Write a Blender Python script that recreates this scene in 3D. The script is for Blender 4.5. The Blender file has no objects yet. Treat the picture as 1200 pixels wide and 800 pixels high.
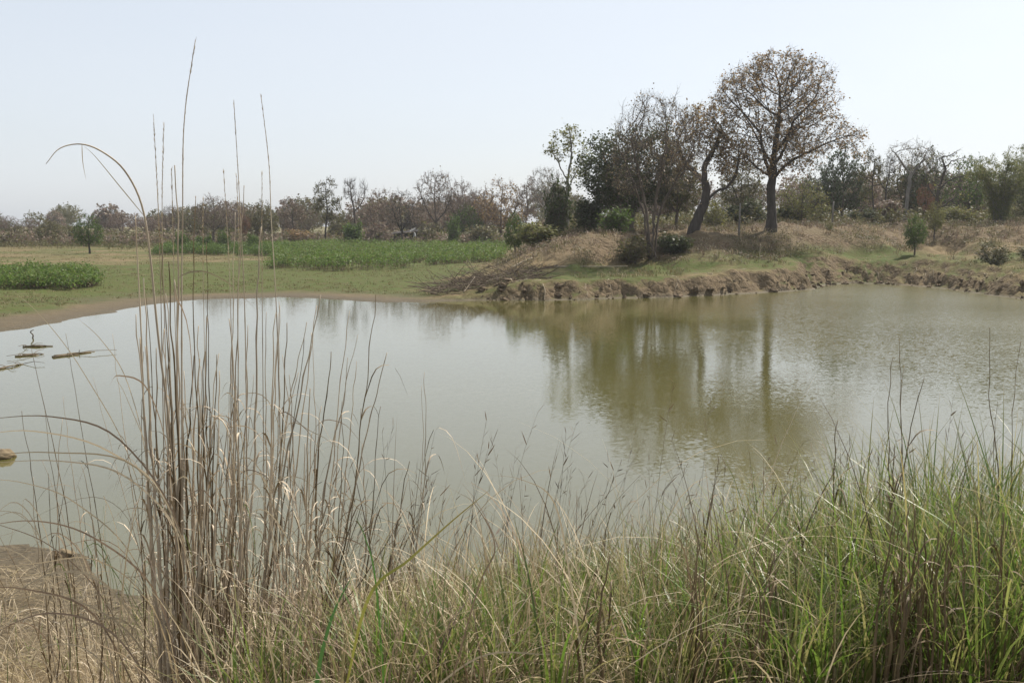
import bpy, math, random
import numpy as np
from mathutils import Vector

R = math.radians
S = bpy.context.scene
C = S.collection
rng = np.random.default_rng(11)
random.seed(5)

# ------------------------------------------------------------------ camera
CAM_H = 4.0
PITCH = R(6.7)
FPX = 1152.0                      # focal length in pixels of the 1200 px wide photograph
cam_d = bpy.data.cameras.new('camera')
cam_d.sensor_width = 36.0
cam_d.lens = 36.0 * FPX / 1200.0
cam_d.clip_start = 0.05
cam_d.clip_end = 6000
cam = bpy.data.objects.new('camera', cam_d)
C.objects.link(cam)
cam.location = (0, 0, CAM_H)
cam.rotation_euler = (R(90) - PITCH, 0, 0)
S.camera = cam

# ------------------------------------------------------------------ sky, sun, exposure
SUN_EL, SUN_AZ = R(52), R(46)     # azimuth from +Y towards +X
w = bpy.data.worlds.new('World')
S.world = w
w.use_nodes = True
nt = w.node_tree
nt.nodes.clear()
sky = nt.nodes.new('ShaderNodeTexSky')
sky.sky_type = 'NISHITA'
sky.sun_disc = False
sky.sun_elevation = SUN_EL
sky.sun_rotation = SUN_AZ
sky.altitude = 0
sky.air_density = 1.0
sky.dust_density = 1.6
sky.ozone_density = 1.0
hs = nt.nodes.new('ShaderNodeHueSaturation')
hs.inputs['Saturation'].default_value = 0.55
bg = nt.nodes.new('ShaderNodeBackground')
bg.inputs['Strength'].default_value = 0.090
wo = nt.nodes.new('ShaderNodeOutputWorld')
nt.links.new(sky.outputs[0], hs.inputs['Color'])
veil = nt.nodes.new('ShaderNodeMix'); veil.data_type = 'RGBA'      # a thin even veil of high haze cloud
wtc = nt.nodes.new('ShaderNodeTexCoord'); wmp = nt.nodes.new('ShaderNodeMapping'); wmp.inputs['Scale'].default_value = (1, 1, 4)
wno = nt.nodes.new('ShaderNodeTexNoise'); wno.inputs['Scale'].default_value = 2.2; wno.inputs['Detail'].default_value = 6
nt.links.new(wtc.outputs['Generated'], wmp.inputs[0]); nt.links.new(wmp.outputs[0], wno.inputs['Vector'])
wmr = nt.nodes.new('ShaderNodeMapRange'); wmr.inputs[1].default_value = .3; wmr.inputs[2].default_value = .7
wmr.inputs[3].default_value = .50; wmr.inputs[4].default_value = .68
nt.links.new(wno.outputs[0], wmr.inputs[0]); nt.links.new(wmr.outputs[0], veil.inputs[0])
nt.links.new(hs.outputs[0], veil.inputs[6]); veil.inputs[7].default_value = (5.1, 5.45, 5.95, 1)
nt.links.new(veil.outputs[2], bg.inputs['Color'])
nt.links.new(bg.outputs[0], wo.inputs['Surface'])

sd_ = bpy.data.lights.new('sun', 'SUN')
sd_.energy = 4.0
sd_.angle = R(1.5)
sd_.color = (1.0, 0.94, 0.84)
sun = bpy.data.objects.new('sun', sd_)
C.objects.link(sun)
sdir = Vector((math.sin(SUN_AZ) * math.cos(SUN_EL), math.cos(SUN_AZ) * math.cos(SUN_EL), math.sin(SUN_EL)))
sun.rotation_euler = (-sdir).to_track_quat('-Z', 'Y').to_euler()

S.view_settings.view_transform = 'Standard'
S.view_settings.look = 'None'
S.view_settings.gamma = 1
S.view_settings.use_curve_mapping = False
S.view_settings.exposure = 0.8
S.render.engine = 'CYCLES'
S.cycles.use_denoising = True
S.cycles.denoising_input_passes = 'RGB_ALBEDO_NORMAL'
S.cycles.denoising_prefilter = 'ACCURATE'
S.cycles.max_bounces = 6
S.cycles.diffuse_bounces = 2
S.cycles.glossy_bounces = 2
S.cycles.transmission_bounces = 3
S.cycles.transparent_max_bounces = 4
S.cycles.volume_bounces = 0
S.cycles.caustics_reflective = False
S.cycles.caustics_refractive = False

# ------------------------------------------------------------------ geometry of the view (pixels of the 1200x800 photo -> metres)
CP, SP = math.cos(PITCH), math.sin(PITCH)
def raydir(px, py):
    a, b = (px - 600) / FPX, (400 - py) / FPX
    return np.array([a, CP + b * SP, -SP + b * CP])
def at(px, py, Y):
    d = raydir(px, py)
    return np.array([0, 0, CAM_H]) + d * (Y / d[1])
def at_z(px, py, z=0.0):
    d = raydir(px, py)
    return np.array([0, 0, CAM_H]) + d * ((z - CAM_H) / d[2])

# ------------------------------------------------------------------ noise
_tab = np.random.default_rng(3).random((256, 256))
def vnoise(x, y):
    x = np.asarray(x, float); y = np.asarray(y, float)
    xi = np.floor(x).astype(int); yi = np.floor(y).astype(int)
    fx = x - xi; fy = y - yi
    fx = fx * fx * (3 - 2 * fx); fy = fy * fy * (3 - 2 * fy)
    a = _tab[xi & 255, yi & 255]; b = _tab[(xi + 1) & 255, yi & 255]
    c = _tab[xi & 255, (yi + 1) & 255]; d = _tab[(xi + 1) & 255, (yi + 1) & 255]
    return (a * (1 - fx) + b * fx) * (1 - fy) + (c * (1 - fx) + d * fx) * fy
def fbm(x, y, o=4):
    s = 0; a = 0.5
    for k in range(o):
        s = s + a * (vnoise(x * 2 ** k + 17 * k, y * 2 ** k + 31 * k) - 0.5)
        a *= 0.5
    return s
def sstep(a, b, x):
    t = np.clip((np.asarray(x, float) - a) / (b - a), 0, 1)
    return t * t * (3 - 2 * t)

# ------------------------------------------------------------------ terrain
far_px = [(-60, 401), (0, 388), (40, 384), (80, 375), (130, 366), (180, 357), (215, 352), (260, 350), (330, 348), (400, 351),
          (450, 354), (500, 354), (560, 352), (650, 352), (720, 350), (800, 348), (860, 345), (920, 342), (955, 339),
          (968, 334), (1000, 332), (1040, 333), (1080, 336), (1120, 340), (1160, 346), (1200, 351), (1260, 360)]
POND = [tuple(at_z(*p)[:2]) for p in far_px]
POND += [(31, 38), (30, 24), (22, 14), (12, 11.6), (6, 11.2), (3, 11.1), (1, 11.2), (-1, 10.9), (-2.6, 10.3), (-4.2, 10.3), (-4.9, 10.9),
         (-5.3, 11.6), (-6.2, 12.0), (-8, 12.0), (-14, 13), (-24, 15), (-32, 21), (-33, 28), (-26, 33)]
PA = np.array(POND); PB = np.roll(PA, -1, 0)
def pond_sd(x, y):
    """distance to the water's edge, negative inside the pond"""
    x = np.asarray(x, float); y = np.asarray(y, float)
    best = np.full(x.shape, 1e9); ins = np.zeros(x.shape, bool)
    for (ax, ay), (bx, by) in zip(PA, PB):
        dx, dy = bx - ax, by - ay
        t = np.clip(((x - ax) * dx + (y - ay) * dy) / (dx * dx + dy * dy), 0, 1)
        best = np.minimum(best, np.hypot(x - ax - t * dx, y - ay - t * dy))
        if abs(dy) > 1e-9:
            c = ((ay > y) != (by > y)) & (x < dx * (y - ay) / dy + ax)
            ins ^= c
    return np.where(ins, -best, best)

def height(x, y, full=False):
    x = np.asarray(x, float); y = np.asarray(y, float)
    sd = pond_sd(x, y)
    sd = sd + (fbm(x * .55 + 40, y * .55, 4) * .9 + fbm(x * 2.1, y * 2.1 + 7, 2) * .35) * (1 - .5 * sstep(-6, 0, x))
    wob = fbm(x * 0.5, y * 0.5, 3) * 0.9
    s = np.where(sd > 0, np.maximum(sd + wob * sstep(0, 1.5, sd), 0), sd)
    # near bank
    nl = np.interp(s, [0, 1.2, 2.5, 4, 5.3, 6.5, 8, 12], [0, .12, .3, .62, 1.1, 1.6, 2.1, 2.4])
    nr = np.interp(s, [0, 1, 2.5, 4.5, 6.3, 8, 12], [0, .2, .6, 1.25, 1.95, 2.3, 2.45])
    near = nl + (nr - nl) * sstep(-2.6, -0.6, x) + fbm(x * 1.3, y * 1.3, 4) * 0.16 * sstep(0, 1, s)
    # far left meadow
    fl = np.interp(s, [0, .5, 4, 25, 90, 200, 1500], [0, .06, .16, .62, 1.2, 1.5, 3.0])
    fl = fl + fbm(x * 0.22, y * 0.22, 4) * 0.25 * sstep(0, 6, s) + fbm(x * 1.6, y * 1.6, 2) * 0.05 * sstep(0, 1, s)
    # far right: undercut bank, terrace, embankment
    hc = np.interp(x, [-6, -2, 1, 10, 17, 21, 24, 40], [.1, .4, .85, .9, 1.2, 1.35, 1.45, 1.5])
    q = x * 0.55 + 0.5 * s + fbm(x * .3, y * .3, 2) * 1.5
    q = q * (.55 + .5 * vnoise(x * .13, 0 * x + 3)) + 1.1 * vnoise(x * .45, y * .2)
    rid = np.abs((q % 1.0) - 0.5) * 2 * (.35 + 1.0 * vnoise(x * .35 + 5, 0 * x))
    rid2 = np.abs(((q * 2.3 + vnoise(x * .8, y * .8)) % 1.0) - 0.5) * 2
    wid = np.interp(x, [0, 18, 22, 26], [1.2, 1.5, 3.2, 3.8])
    sc = np.clip((s + 0.04 - wid * (0.20 * rid ** 1.4 + .16 * rid2 + .7 * fbm(x * .8, y * .6, 4) + .08) * (1 - sstep(20, 23, x) * .5)) / (wid * 0.62), 0, 1)
    st3 = sc * 3.2 + fbm(x * .7, y * .2, 2) * 1.2
    sc = np.clip(sc * .72 + .28 * (np.floor(st3) + sstep(.25, .75, st3 % 1.0)) / 3.2, 0, 1) * sstep(0, .12, sc)
    cl = hc * (1 + .5 * fbm(x * .45, 0 * x + 8, 3)) * (sc ** 0.75) + np.minimum(s, 1.0) * 0.12
    lump = fbm(x * .5, y * .5, 4) * .75 + (np.abs(fbm(x * 1.1, y * 1.1, 3)) - .1) * .8
    fr = cl + np.interp(s, [0, 1.5, 12, 40], [0, .05, .45, .55]) * 1.0
    fr = fr + fbm(x * 1.8, y * 1.8, 3) * .30 * sstep(0, .4, s) * (1 - sstep(wid, wid + 1.5, s))
    fr = fr + fbm(x * 0.8, y * 0.8, 4) * 0.25 * sstep(.5, 4, s) + lump * sstep(5, 10, s) * .6
    scr = np.interp(x, [0, 8, 11, 14, 19, 25, 29, 34, 60], [15, 15, 13.5, 11, 9.5, 11, 14, 18, 22])
    berm = sstep(scr - 8.5, scr - .5, s + fbm(x * .25, y * .25, 3) * 5) * (1.95 + fbm(x * .12, y * .12, 2) * .7)
    berm = berm - .55 * np.exp(-((x - 33) / 1.3) ** 2) * sstep(4, 14, s)
    fr = fr + berm * sstep(-1.5, 5.5, x)
    rr = sstep(-6.5, 0.5, x)
    far = fl + (fr - fl) * rr
    bk = sstep(78, 98, y)
    far = far * (1 - bk) + (fl + (np.maximum(fr, fl) - fl) * sstep(-1.5, 5.5, x)) * bk
    fk = sstep(20, 30, y)
    z = near * (1 - fk) + far * fk
    z = np.where(sd < 0, np.maximum(-1.5, sd * .35), z)
    if full:
        return z, s, rr, berm * sstep(-1.5, 5.5, x), fk
    return z
def ground(x, y):
    return float(height(np.array([x]), np.array([y]))[0])

# ------------------------------------------------------------------ mesh helper
class MB:
    def __init__(self):
        self.v = []; self.f4 = []; self.f3 = []; self.m4 = []; self.m3 = []; self.t = []; self.n = 0
    def add(self, v, f4=None, f3=None, t=None, mi=0):
        v = np.asarray(v, float).reshape(-1, 3)
        self.v.append(v)
        self.t.append(np.zeros(len(v)) if t is None else np.asarray(t, float).ravel())
        if f4 is not None and len(f4):
            f4 = np.asarray(f4, int).reshape(-1, 4); self.f4.append(f4 + self.n); self.m4.append(np.full(len(f4), mi))
        if f3 is not None and len(f3):
            f3 = np.asarray(f3, int).reshape(-1, 3); self.f3.append(f3 + self.n); self.m3.append(np.full(len(f3), mi))
        self.n += len(v)
    def mesh(self, name, mats, smooth=True, attr=False):
        v = np.concatenate(self.v) if self.v else np.zeros((0, 3))
        f4 = np.concatenate(self.f4) if self.f4 else np.zeros((0, 4), int)
        f3 = np.concatenate(self.f3) if self.f3 else np.zeros((0, 3), int)
        me = bpy.data.meshes.new(name)
        me.vertices.add(len(v)); me.vertices.foreach_set('co', v.ravel().astype(np.float32))
        nl = len(f4) * 4 + len(f3) * 3
        me.loops.add(nl)
        me.loops.foreach_set('vertex_index', np.concatenate([f4.ravel(), f3.ravel()]).astype(np.int32))
        me.polygons.add(len(f4) + len(f3))
        st = np.concatenate([np.arange(len(f4)) * 4, len(f4) * 4 + np.arange(len(f3)) * 3]).astype(np.int32)
        me.polygons.foreach_set('loop_start', st)
        mi = np.concatenate(([np.concatenate(self.m4)] if self.m4 else []) + ([np.concatenate(self.m3)] if self.m3 else []) or [np.zeros(0)])
        if not isinstance(mats, (list, tuple)): mats = [mats]
        for m in mats: me.materials.append(m)
        if len(mats) > 1: me.polygons.foreach_set('material_index', mi.astype(np.int32))
        me.polygons.foreach_set('use_smooth', np.full(len(f4) + len(f3), smooth))
        if attr:
            a = me.attributes.new('t', 'FLOAT', 'POINT')
            a.data.foreach_set('value', np.concatenate(self.t).astype(np.float32))
        me.update(calc_edges=True)
        return me
    def build(self, name, mats, parent=None, smooth=True, attr=False):
        o = bpy.data.objects.new(name, self.mesh(name, mats, smooth, attr))
        C.objects.link(o)
        if parent: o.parent = parent
        return o
    # --- shapes
    def tube(self, P, rad, sides=6, t=None, mi=0, cap=True):
        P = np.asarray(P, float); k = len(P)
        rad = np.broadcast_to(np.asarray(rad, float), (k,))
        T = np.gradient(P, axis=0); T /= np.linalg.norm(T, axis=1, keepdims=True) + 1e-9
        ref = np.array([1., 0, 0]) if abs(T[:, 0].mean()) < .7 else np.array([0, 1., 0])
        A = ref - T * (T @ ref)[:, None]; A /= np.linalg.norm(A, axis=1, keepdims=True) + 1e-9
        B = np.cross(T, A)
        an = np.arange(sides) * 2 * math.pi / sides
        V = P[:, None] + rad[:, None, None] * (np.cos(an)[None, :, None] * A[:, None] + np.sin(an)[None, :, None] * B[:, None])
        i = np.arange(k - 1)[:, None] * sides; j = np.arange(sides)[None]; j2 = (j + 1) % sides
        F = np.stack([i + j, i + j2, i + sides + j2, i + sides + j], -1).reshape(-1, 4)
        tt = np.repeat(np.linspace(0, 1, k) if t is None else t, sides)
        f3 = None
        if cap and sides >= 3:
            f3 = [(0, b + 1, b) for b in range(1, sides - 1)] + [((k - 1) * sides, (k - 1) * sides + b, (k - 1) * sides + b + 1) for b in range(1, sides - 1)]
        self.add(V.reshape(-1, 3), F, f3, tt, mi)
    def twigs(self, P, r0, sides=3, mi=0):
        """P (N,k,3) many small tubes at once"""
        N, k, _ = P.shape
        T = P[:, -1] - P[:, 0]; T /= np.linalg.norm(T, axis=1, keepdims=True) + 1e-9
        rf = np.where(np.abs(T[:, :1]) < .7, np.array([[1., 0, 0]]), np.array([[0, 1., 0]]))
        A = np.cross(T, rf); A /= np.linalg.norm(A, axis=1, keepdims=True) + 1e-9
        B = np.cross(T, A)
        an = np.arange(sides) * 2 * math.pi / sides
        ring = np.cos(an)[None, :, None] * A[:, None] + np.sin(an)[None, :, None] * B[:, None]
        taper = np.linspace(1, .35, k)
        r0 = np.broadcast_to(np.asarray(r0, float), (N,))
        V = P[:, :, None] + ring[:, None] * (r0[:, None] * taper[None])[:, :, None, None]
        i = np.arange(k - 1)[:, None] * sides; j = np.arange(sides)[None]; j2 = (j + 1) % sides
        F = np.stack([i + j, i + j2, i + sides + j2, i + sides + j], -1).reshape(1, -1, 4) + (np.arange(N) * k * sides)[:, None, None]
        self.add(V.reshape(-1, 3), F.reshape(-1, 4), None, np.tile(np.repeat(np.linspace(0, 1, k), sides), N), mi)
    def leaves(self, P, size, g, up=.5, aspect=.5, droop=.3, dirs=None, mi=0):
        """one folded four-cornered leaf at each point of P"""
        N = len(P)
        if dirs is None:
            d = g.normal(size=(N, 3)); d[:, 2] = d[:, 2] * .6 - droop
        else: d = dirs + g.normal(size=(N, 3)) * .35
        d /= np.linalg.norm(d, axis=1, keepdims=True) + 1e-9
        n = g.normal(size=(N, 3)); n[:, 2] += up * 2
        s = np.cross(d, n); s /= np.linalg.norm(s, axis=1, keepdims=True) + 1e-9
        L = (size * g.uniform(.6, 1.3, N))[:, None]
        nn = np.cross(s, d)
        V = np.stack([P, P + d * L * .45 + s * L * aspect * .5 + nn * L * .08, P + d * L, P + d * L * .45 - s * L * aspect * .5 + nn * L * .08], 1)
        self.add(V.reshape(-1, 3), np.arange(4 * N).reshape(N, 4), None, np.tile([0, .5, 1, .5], N), mi)
    def ribbon(self, P, wid, side, t=None, mi=0):
        """P (N,k,3) many blades at once; wid (N,); side (N,3)"""
        N, k, _ = P.shape
        tt = np.linspace(0, 1, k)
        prof = np.clip(np.minimum(.55 + 2 * tt, (1 - tt) ** .7 * 1.15 + .02), .02, 1)
        off = side[:, None] * (wid[:, None] * prof[None])[:, :, None] * .5
        V = np.stack([P - off, P + off], 2).reshape(-1, 3)
        i = np.arange(k - 1) * 2
        F = np.stack([i, i + 1, i + 3, i + 2], -1)[None] + (np.arange(N) * 2 * k)[:, None, None]
        self.add(V, F.reshape(-1, 4), None, np.tile(np.repeat(tt, 2), N), mi)

def tag(o, label=None, cat=None, group=None, kind=None):
    if label: o['label'] = label
    if cat: o['category'] = cat
    if group: o['group'] = group
    if kind: o['kind'] = kind
    return o
def empty(name, loc, label, cat, group=None, rz=0):
    o = bpy.data.objects.new(name, None); C.objects.link(o)
    o.empty_display_size = .2
    o.location = loc; o.rotation_euler.z = rz
    return tag(o, label, cat, group)

# ------------------------------------------------------------------ materials
def newmat(name):
    m = bpy.data.materials.new(name); m.use_nodes = True
    n = m.node_tree; n.nodes.clear()
    return m, n.nodes, n.links
def ramp(nodes, cols):
    r = nodes.new('ShaderNodeValToRGB'); e = r.color_ramp.elements
    while len(e) > 1: e.remove(e[-1])
    for i, c in enumerate(cols):
        p = i / max(1, len(cols) - 1)
        if len(c) == 4: p = c[3]
        x = e[0] if i == 0 else e.new(p)
        x.position = p; x.color = (c[0], c[1], c[2], 1)
    return r
def leafmat(name, cols, trans=.35, rough=.55, tip=None, tipf=.6, spec=.3):
    m, N, L = newmat(name)
    geo = N.new('ShaderNodeNewGeometry'); rp = ramp(N, cols)
    L.new(geo.outputs['Random Per Island'], rp.inputs[0])
    col = rp.outputs[0]
    if tip:
        a = N.new('ShaderNodeAttribute'); a.attribute_name = 't'
        mr = N.new('ShaderNodeMapRange'); mr.inputs[1].default_value = tipf; mr.inputs[2].default_value = 1.0
        L.new(a.outputs['Fac'], mr.inputs[0])
        mx = N.new('ShaderNodeMix'); mx.data_type = 'RGBA'
        L.new(mr.outputs[0], mx.inputs[0]); L.new(col, mx.inputs[6]); mx.inputs[7].default_value = (*tip, 1)
        col = mx.outputs[2]
    p = N.new('ShaderNodeBsdfPrincipled'); p.inputs['Roughness'].default_value = rough
    p.inputs['Specular IOR Level'].default_value = spec
    L.new(col, p.inputs['Base Color'])
    tr = N.new('ShaderNodeBsdfTranslucent'); L.new(col, tr.inputs['Color'])
    ms = N.new('ShaderNodeMixShader'); ms.inputs[0].default_value = trans
    L.new(p.outputs[0], ms.inputs[1]); L.new(tr.outputs[0], ms.inputs[2])
    o = N.new('ShaderNodeOutputMaterial'); L.new(ms.outputs[0], o.inputs[0])
    return m
def barkmat(name, c1, c2, scale=6, rough=.85, zs=.25, bump=.4):
    m, N, L = newmat(name)
    tc = N.new('ShaderNodeTexCoord'); mp = N.new('ShaderNodeMapping'); mp.inputs['Scale'].default_value = (1, 1, zs)
    L.new(tc.outputs['Object'], mp.inputs[0])
    no = N.new('ShaderNodeTexNoise'); no.inputs['Scale'].default_value = scale; no.inputs['Detail'].default_value = 6
    L.new(mp.outputs[0], no.inputs['Vector'])
    rp = ramp(N, [(*c1, .3), (*c2, .7)]); L.new(no.outputs[0], rp.inputs[0])
    p = N.new('ShaderNodeBsdfPrincipled'); p.inputs['Roughness'].default_value = rough
    p.inputs['Specular IOR Level'].default_value = .2
    L.new(rp.outputs[0], p.inputs['Base Color'])
    b = N.new('ShaderNodeBump'); b.inputs['Strength'].default_value = bump; b.inputs['Distance'].default_value = .03
    L.new(no.outputs[0], b.inputs['Height']); L.new(b.outputs[0], p.inputs['Normal'])
    o = N.new('ShaderNodeOutputMaterial'); L.new(p.outputs[0], o.inputs[0])
    return m

M = {}
M['bark_dark'] = barkmat('dark bark', (.035, .03, .026), (.085, .07, .06), 5)
M['bark_grey'] = barkmat('grey bark', (.12, .11, .10), (.26, .24, .21), 5)
M['bark_brown'] = barkmat('brown bark', (.06, .048, .04), (.14, .11, .09), 5)
M['bark_mauve'] = barkmat('mauve brown twigs', (.095, .07, .06), (.17, .125, .11), 4)
M['wood_pale'] = barkmat('bleached wood', (.26, .21, .15), (.46, .39, .29), 9, zs=1)
M['wood_wet'] = barkmat('wet dead stem', (.07, .052, .032), (.20, .155, .10), 9, zs=1)
M['wood_dark'] = barkmat('dead brown wood', (.05, .038, .028), (.16, .12, .085), 9, zs=1)
M['leaf_rust'] = leafmat('dry rust leaves', [(.14, .088, .04), (.26, .165, .075), (.36, .245, .125), (.19, .155, .06)], .4)
M['leaf_buff'] = leafmat('dry buff leaves', [(.13, .10, .06), (.24, .18, .11), (.16, .14, .07), (.30, .22, .14)], .3)
M['leaf_dark'] = leafmat('dark green leaves', [(.032, .046, .015), (.048, .068, .02), (.07, .088, .027), (.075, .075, .03)], .35)
M['leaf_olive'] = leafmat('olive leaves', [(.075, .08, .03), (.11, .112, .04), (.15, .135, .055), (.13, .10, .05)], .4)
M['leaf_yellow'] = leafmat('yellow green leaves', [(.11, .125, .034), (.17, .18, .05), (.24, .22, .075), (.09, .105, .03)], .42)
M['leaf_green'] = leafmat('fresh green leaves', [(.055, .095, .018), (.08, .135, .027), (.12, .175, .036), (.07, .11, .025)], .42)
M['leaf_teal'] = leafmat('blue green leaves', [(.04, .06, .028), (.058, .08, .036), (.08, .10, .046)], .35)
M['leaf_red'] = leafmat('reddish dry leaves', [(.13, .055, .032), (.20, .085, .045), (.24, .13, .06), (.15, .09, .05)], .3)
M['leaf_mauve'] = leafmat('withered mauve leaves', [(.15, .10, .075), (.20, .14, .105), (.26, .20, .15), (.13, .13, .07)], .35)
M['leaf_bamboo'] = leafmat('bamboo leaves', [(.085, .115, .03), (.13, .16, .045), (.19, .20, .07), (.26, .23, .11)], .45)
M['leaf_crop'] = leafmat('crop leaves', [(.065, .12, .02), (.10, .17, .03), (.145, .215, .045), (.09, .125, .028), (.17, .18, .06)], .45)
M['grass_green'] = leafmat('green grass blades', [(.085, .15, .022), (.12, .20, .03), (.18, .25, .045), (.09, .13, .03), (.23, .25, .07), (.30, .26, .11)], .5, .4, tip=(.30, .23, .11), tipf=.72, spec=.5)
M['grass_olive'] = leafmat('mixed grass blades', [(.13, .17, .045), (.21, .21, .075), (.30, .25, .12), (.11, .17, .04), (.38, .31, .17), (.14, .09, .05)], .35, .5, tip=(.30, .22, .13), tipf=.5, spec=.4)
M['grass_dry'] = leafmat('dry straw blades', [(.28, .21, .12), (.42, .33, .20), (.56, .47, .32), (.20, .14, .08), (.36, .29, .14)], .3, .55, spec=.35)
M['grass_brown'] = leafmat('dark dry blades', [(.08, .05, .032), (.15, .10, .06), (.24, .17, .11), (.055, .036, .026)], .2, .6)
M['grass_short'] = leafmat('short turf', [(.10, .105, .035), (.16, .14, .06), (.21, .165, .09), (.085, .10, .03), (.26, .19, .11)], .3, .7)
M['blade_fresh'] = leafmat('fresh wide blade', [(.07, .17, .03), (.09, .20, .035)], .4, .4, spec=.5)
M['blade_yellow'] = leafmat('yellowing blade', [(.26, .26, .05), (.30, .29, .06)], .4, .45, tip=(.36, .27, .10), tipf=.4)
M['reed_stem'] = barkmat('dry reed stem', (.22, .175, .125), (.52, .44, .33), 14, .55, .12, .15)
M['reed_dark'] = barkmat('dark reed stem', (.075, .052, .028), (.20, .145, .08), 14, .6, .12, .15)
M['reed_pale'] = barkmat('pale reed stem', (.32, .25, .17), (.56, .47, .35), 14, .5, .12, .15)
M['mud'] = barkmat('mud clod', (.12, .09, .055), (.22, .17, .105), 7, .9, 1, .8)
M['sheet'] = barkmat('pale metal sheet', (.13, .13, .125), (.22, .22, .21), 5, .5, 1, .1)
M['shed'] = barkmat('dark plank', (.03, .028, .028), (.07, .06, .055), 6, .9, .3)
M['rag'] = barkmat('white cloth', (.36, .36, .35), (.45, .45, .44), 6, .9, 1)

def ground_mat():
    m, N, L = newmat('ground')
    def attr(n):
        a = N.new('ShaderNodeAttribute'); a.attribute_name = n; return a.outputs['Fac']
    def mix(f, a, b):
        x = N.new('ShaderNodeMix'); x.data_type = 'RGBA'
        L.new(f, x.inputs[0]); L.new(a, x.inputs[6]); L.new(b, x.inputs[7]); return x.outputs[2]
    def math_(op, a, b=None, clamp=False):
        x = N.new('ShaderNodeMath'); x.operation = op; x.use_clamp = clamp
        for i, q in enumerate((a, b)):
            if q is None: continue
            if isinstance(q, (int, float)): x.inputs[i].default_value = q
            else: L.new(q, x.inputs[i])
        return x.outputs[0]
    tc = N.new('ShaderNodeTexCoord')
    def noise(s, d=6, vec=None):
        n = N.new('ShaderNodeTexNoise'); n.inputs['Scale'].default_value = s; n.inputs['Detail'].default_value = d
        n.inputs['Roughness'].default_value = .62
        L.new(vec or tc.outputs['Object'], n.inputs['Vector']); return n.outputs[0]
    mp = N.new('ShaderNodeMapping'); mp.inputs['Scale'].default_value = (.45, 1, 1); L.new(tc.outputs['Object'], mp.inputs[0])
    n1, n2, n3 = noise(.3, 8, mp.outputs[0]), noise(2.2), noise(14)
    green = ramp(N, [(.085, .064, .030, .3), (.066, .075, .017, .48), (.05, .082, .011, .65)]); L.new(n2, green.inputs[0])
    dry = ramp(N, [(.09, .065, .032, .3), (.15, .11, .056, .5), (.24, .18, .095, .7)]); L.new(n2, dry.inputs[0])
    soil = ramp(N, [(.062, .043, .026, .3), (.125, .09, .052, .5), (.22, .165, .10, .75)]); L.new(n3, soil.inputs[0])
    mud = ramp(N, [(.04, .031, .018, .3), (.08, .062, .036, .52), (.14, .11, .066, .75)]); L.new(n3, mud.inputs[0])
    g = math_('ADD', attr('green'), math_('MULTIPLY', math_('SUBTRACT', n1, .5), 2.4), True)
    g = math_('MULTIPLY', math_('SUBTRACT', g, .30), 2.2, True)
    c = mix(g, dry.outputs[0], green.outputs[0])
    s = math_('ADD', attr('soil'), math_('MULTIPLY', math_('SUBTRACT', n2, .5), .9), True)
    c = mix(s, c, soil.outputs[0])
    wv = math_('ADD', attr('wet'), math_('MULTIPLY', math_('SUBTRACT', n2, .5), .5), True)
    c = mix(wv, c, mud.outputs[0])
    vo = N.new('ShaderNodeTexVoronoi'); vo.feature = 'DISTANCE_TO_EDGE'; vo.inputs['Scale'].default_value = 3.2
    wa = N.new('ShaderNodeMix'); wa.data_type = 'VECTOR'; wa.inputs[0].default_value = .25
    nz = N.new('ShaderNodeTexNoise'); nz.inputs['Scale'].default_value = 2.5; L.new(tc.outputs['Object'], wa.inputs[4]); L.new(nz.outputs['Color'], wa.inputs[5])
    L.new(wa.outputs[1], vo.inputs['Vector'])
    crk = math_('MULTIPLY', math_('MULTIPLY', vo.outputs['Distance'], 3.0, True), math_('MULTIPLY', s, .6))
    p = N.new('ShaderNodeBsdfPrincipled'); L.new(c, p.inputs['Base Color'])
    r = math_('SUBTRACT', .95, math_('MULTIPLY', attr('wet'), .25)); L.new(r, p.inputs['Roughness'])
    p.inputs['Specular IOR Level'].default_value = .2
    b = N.new('ShaderNodeBump'); b.inputs['Strength'].default_value = .8; b.inputs['Distance'].default_value = .12
    L.new(math_('ADD', math_('ADD', n2, math_('MULTIPLY', n3, .4)), crk), b.inputs['Height']); L.new(b.outputs[0], p.inputs['Normal'])
    o = N.new('ShaderNodeOutputMaterial'); L.new(p.outputs[0], o.inputs[0])
    return m

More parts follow.
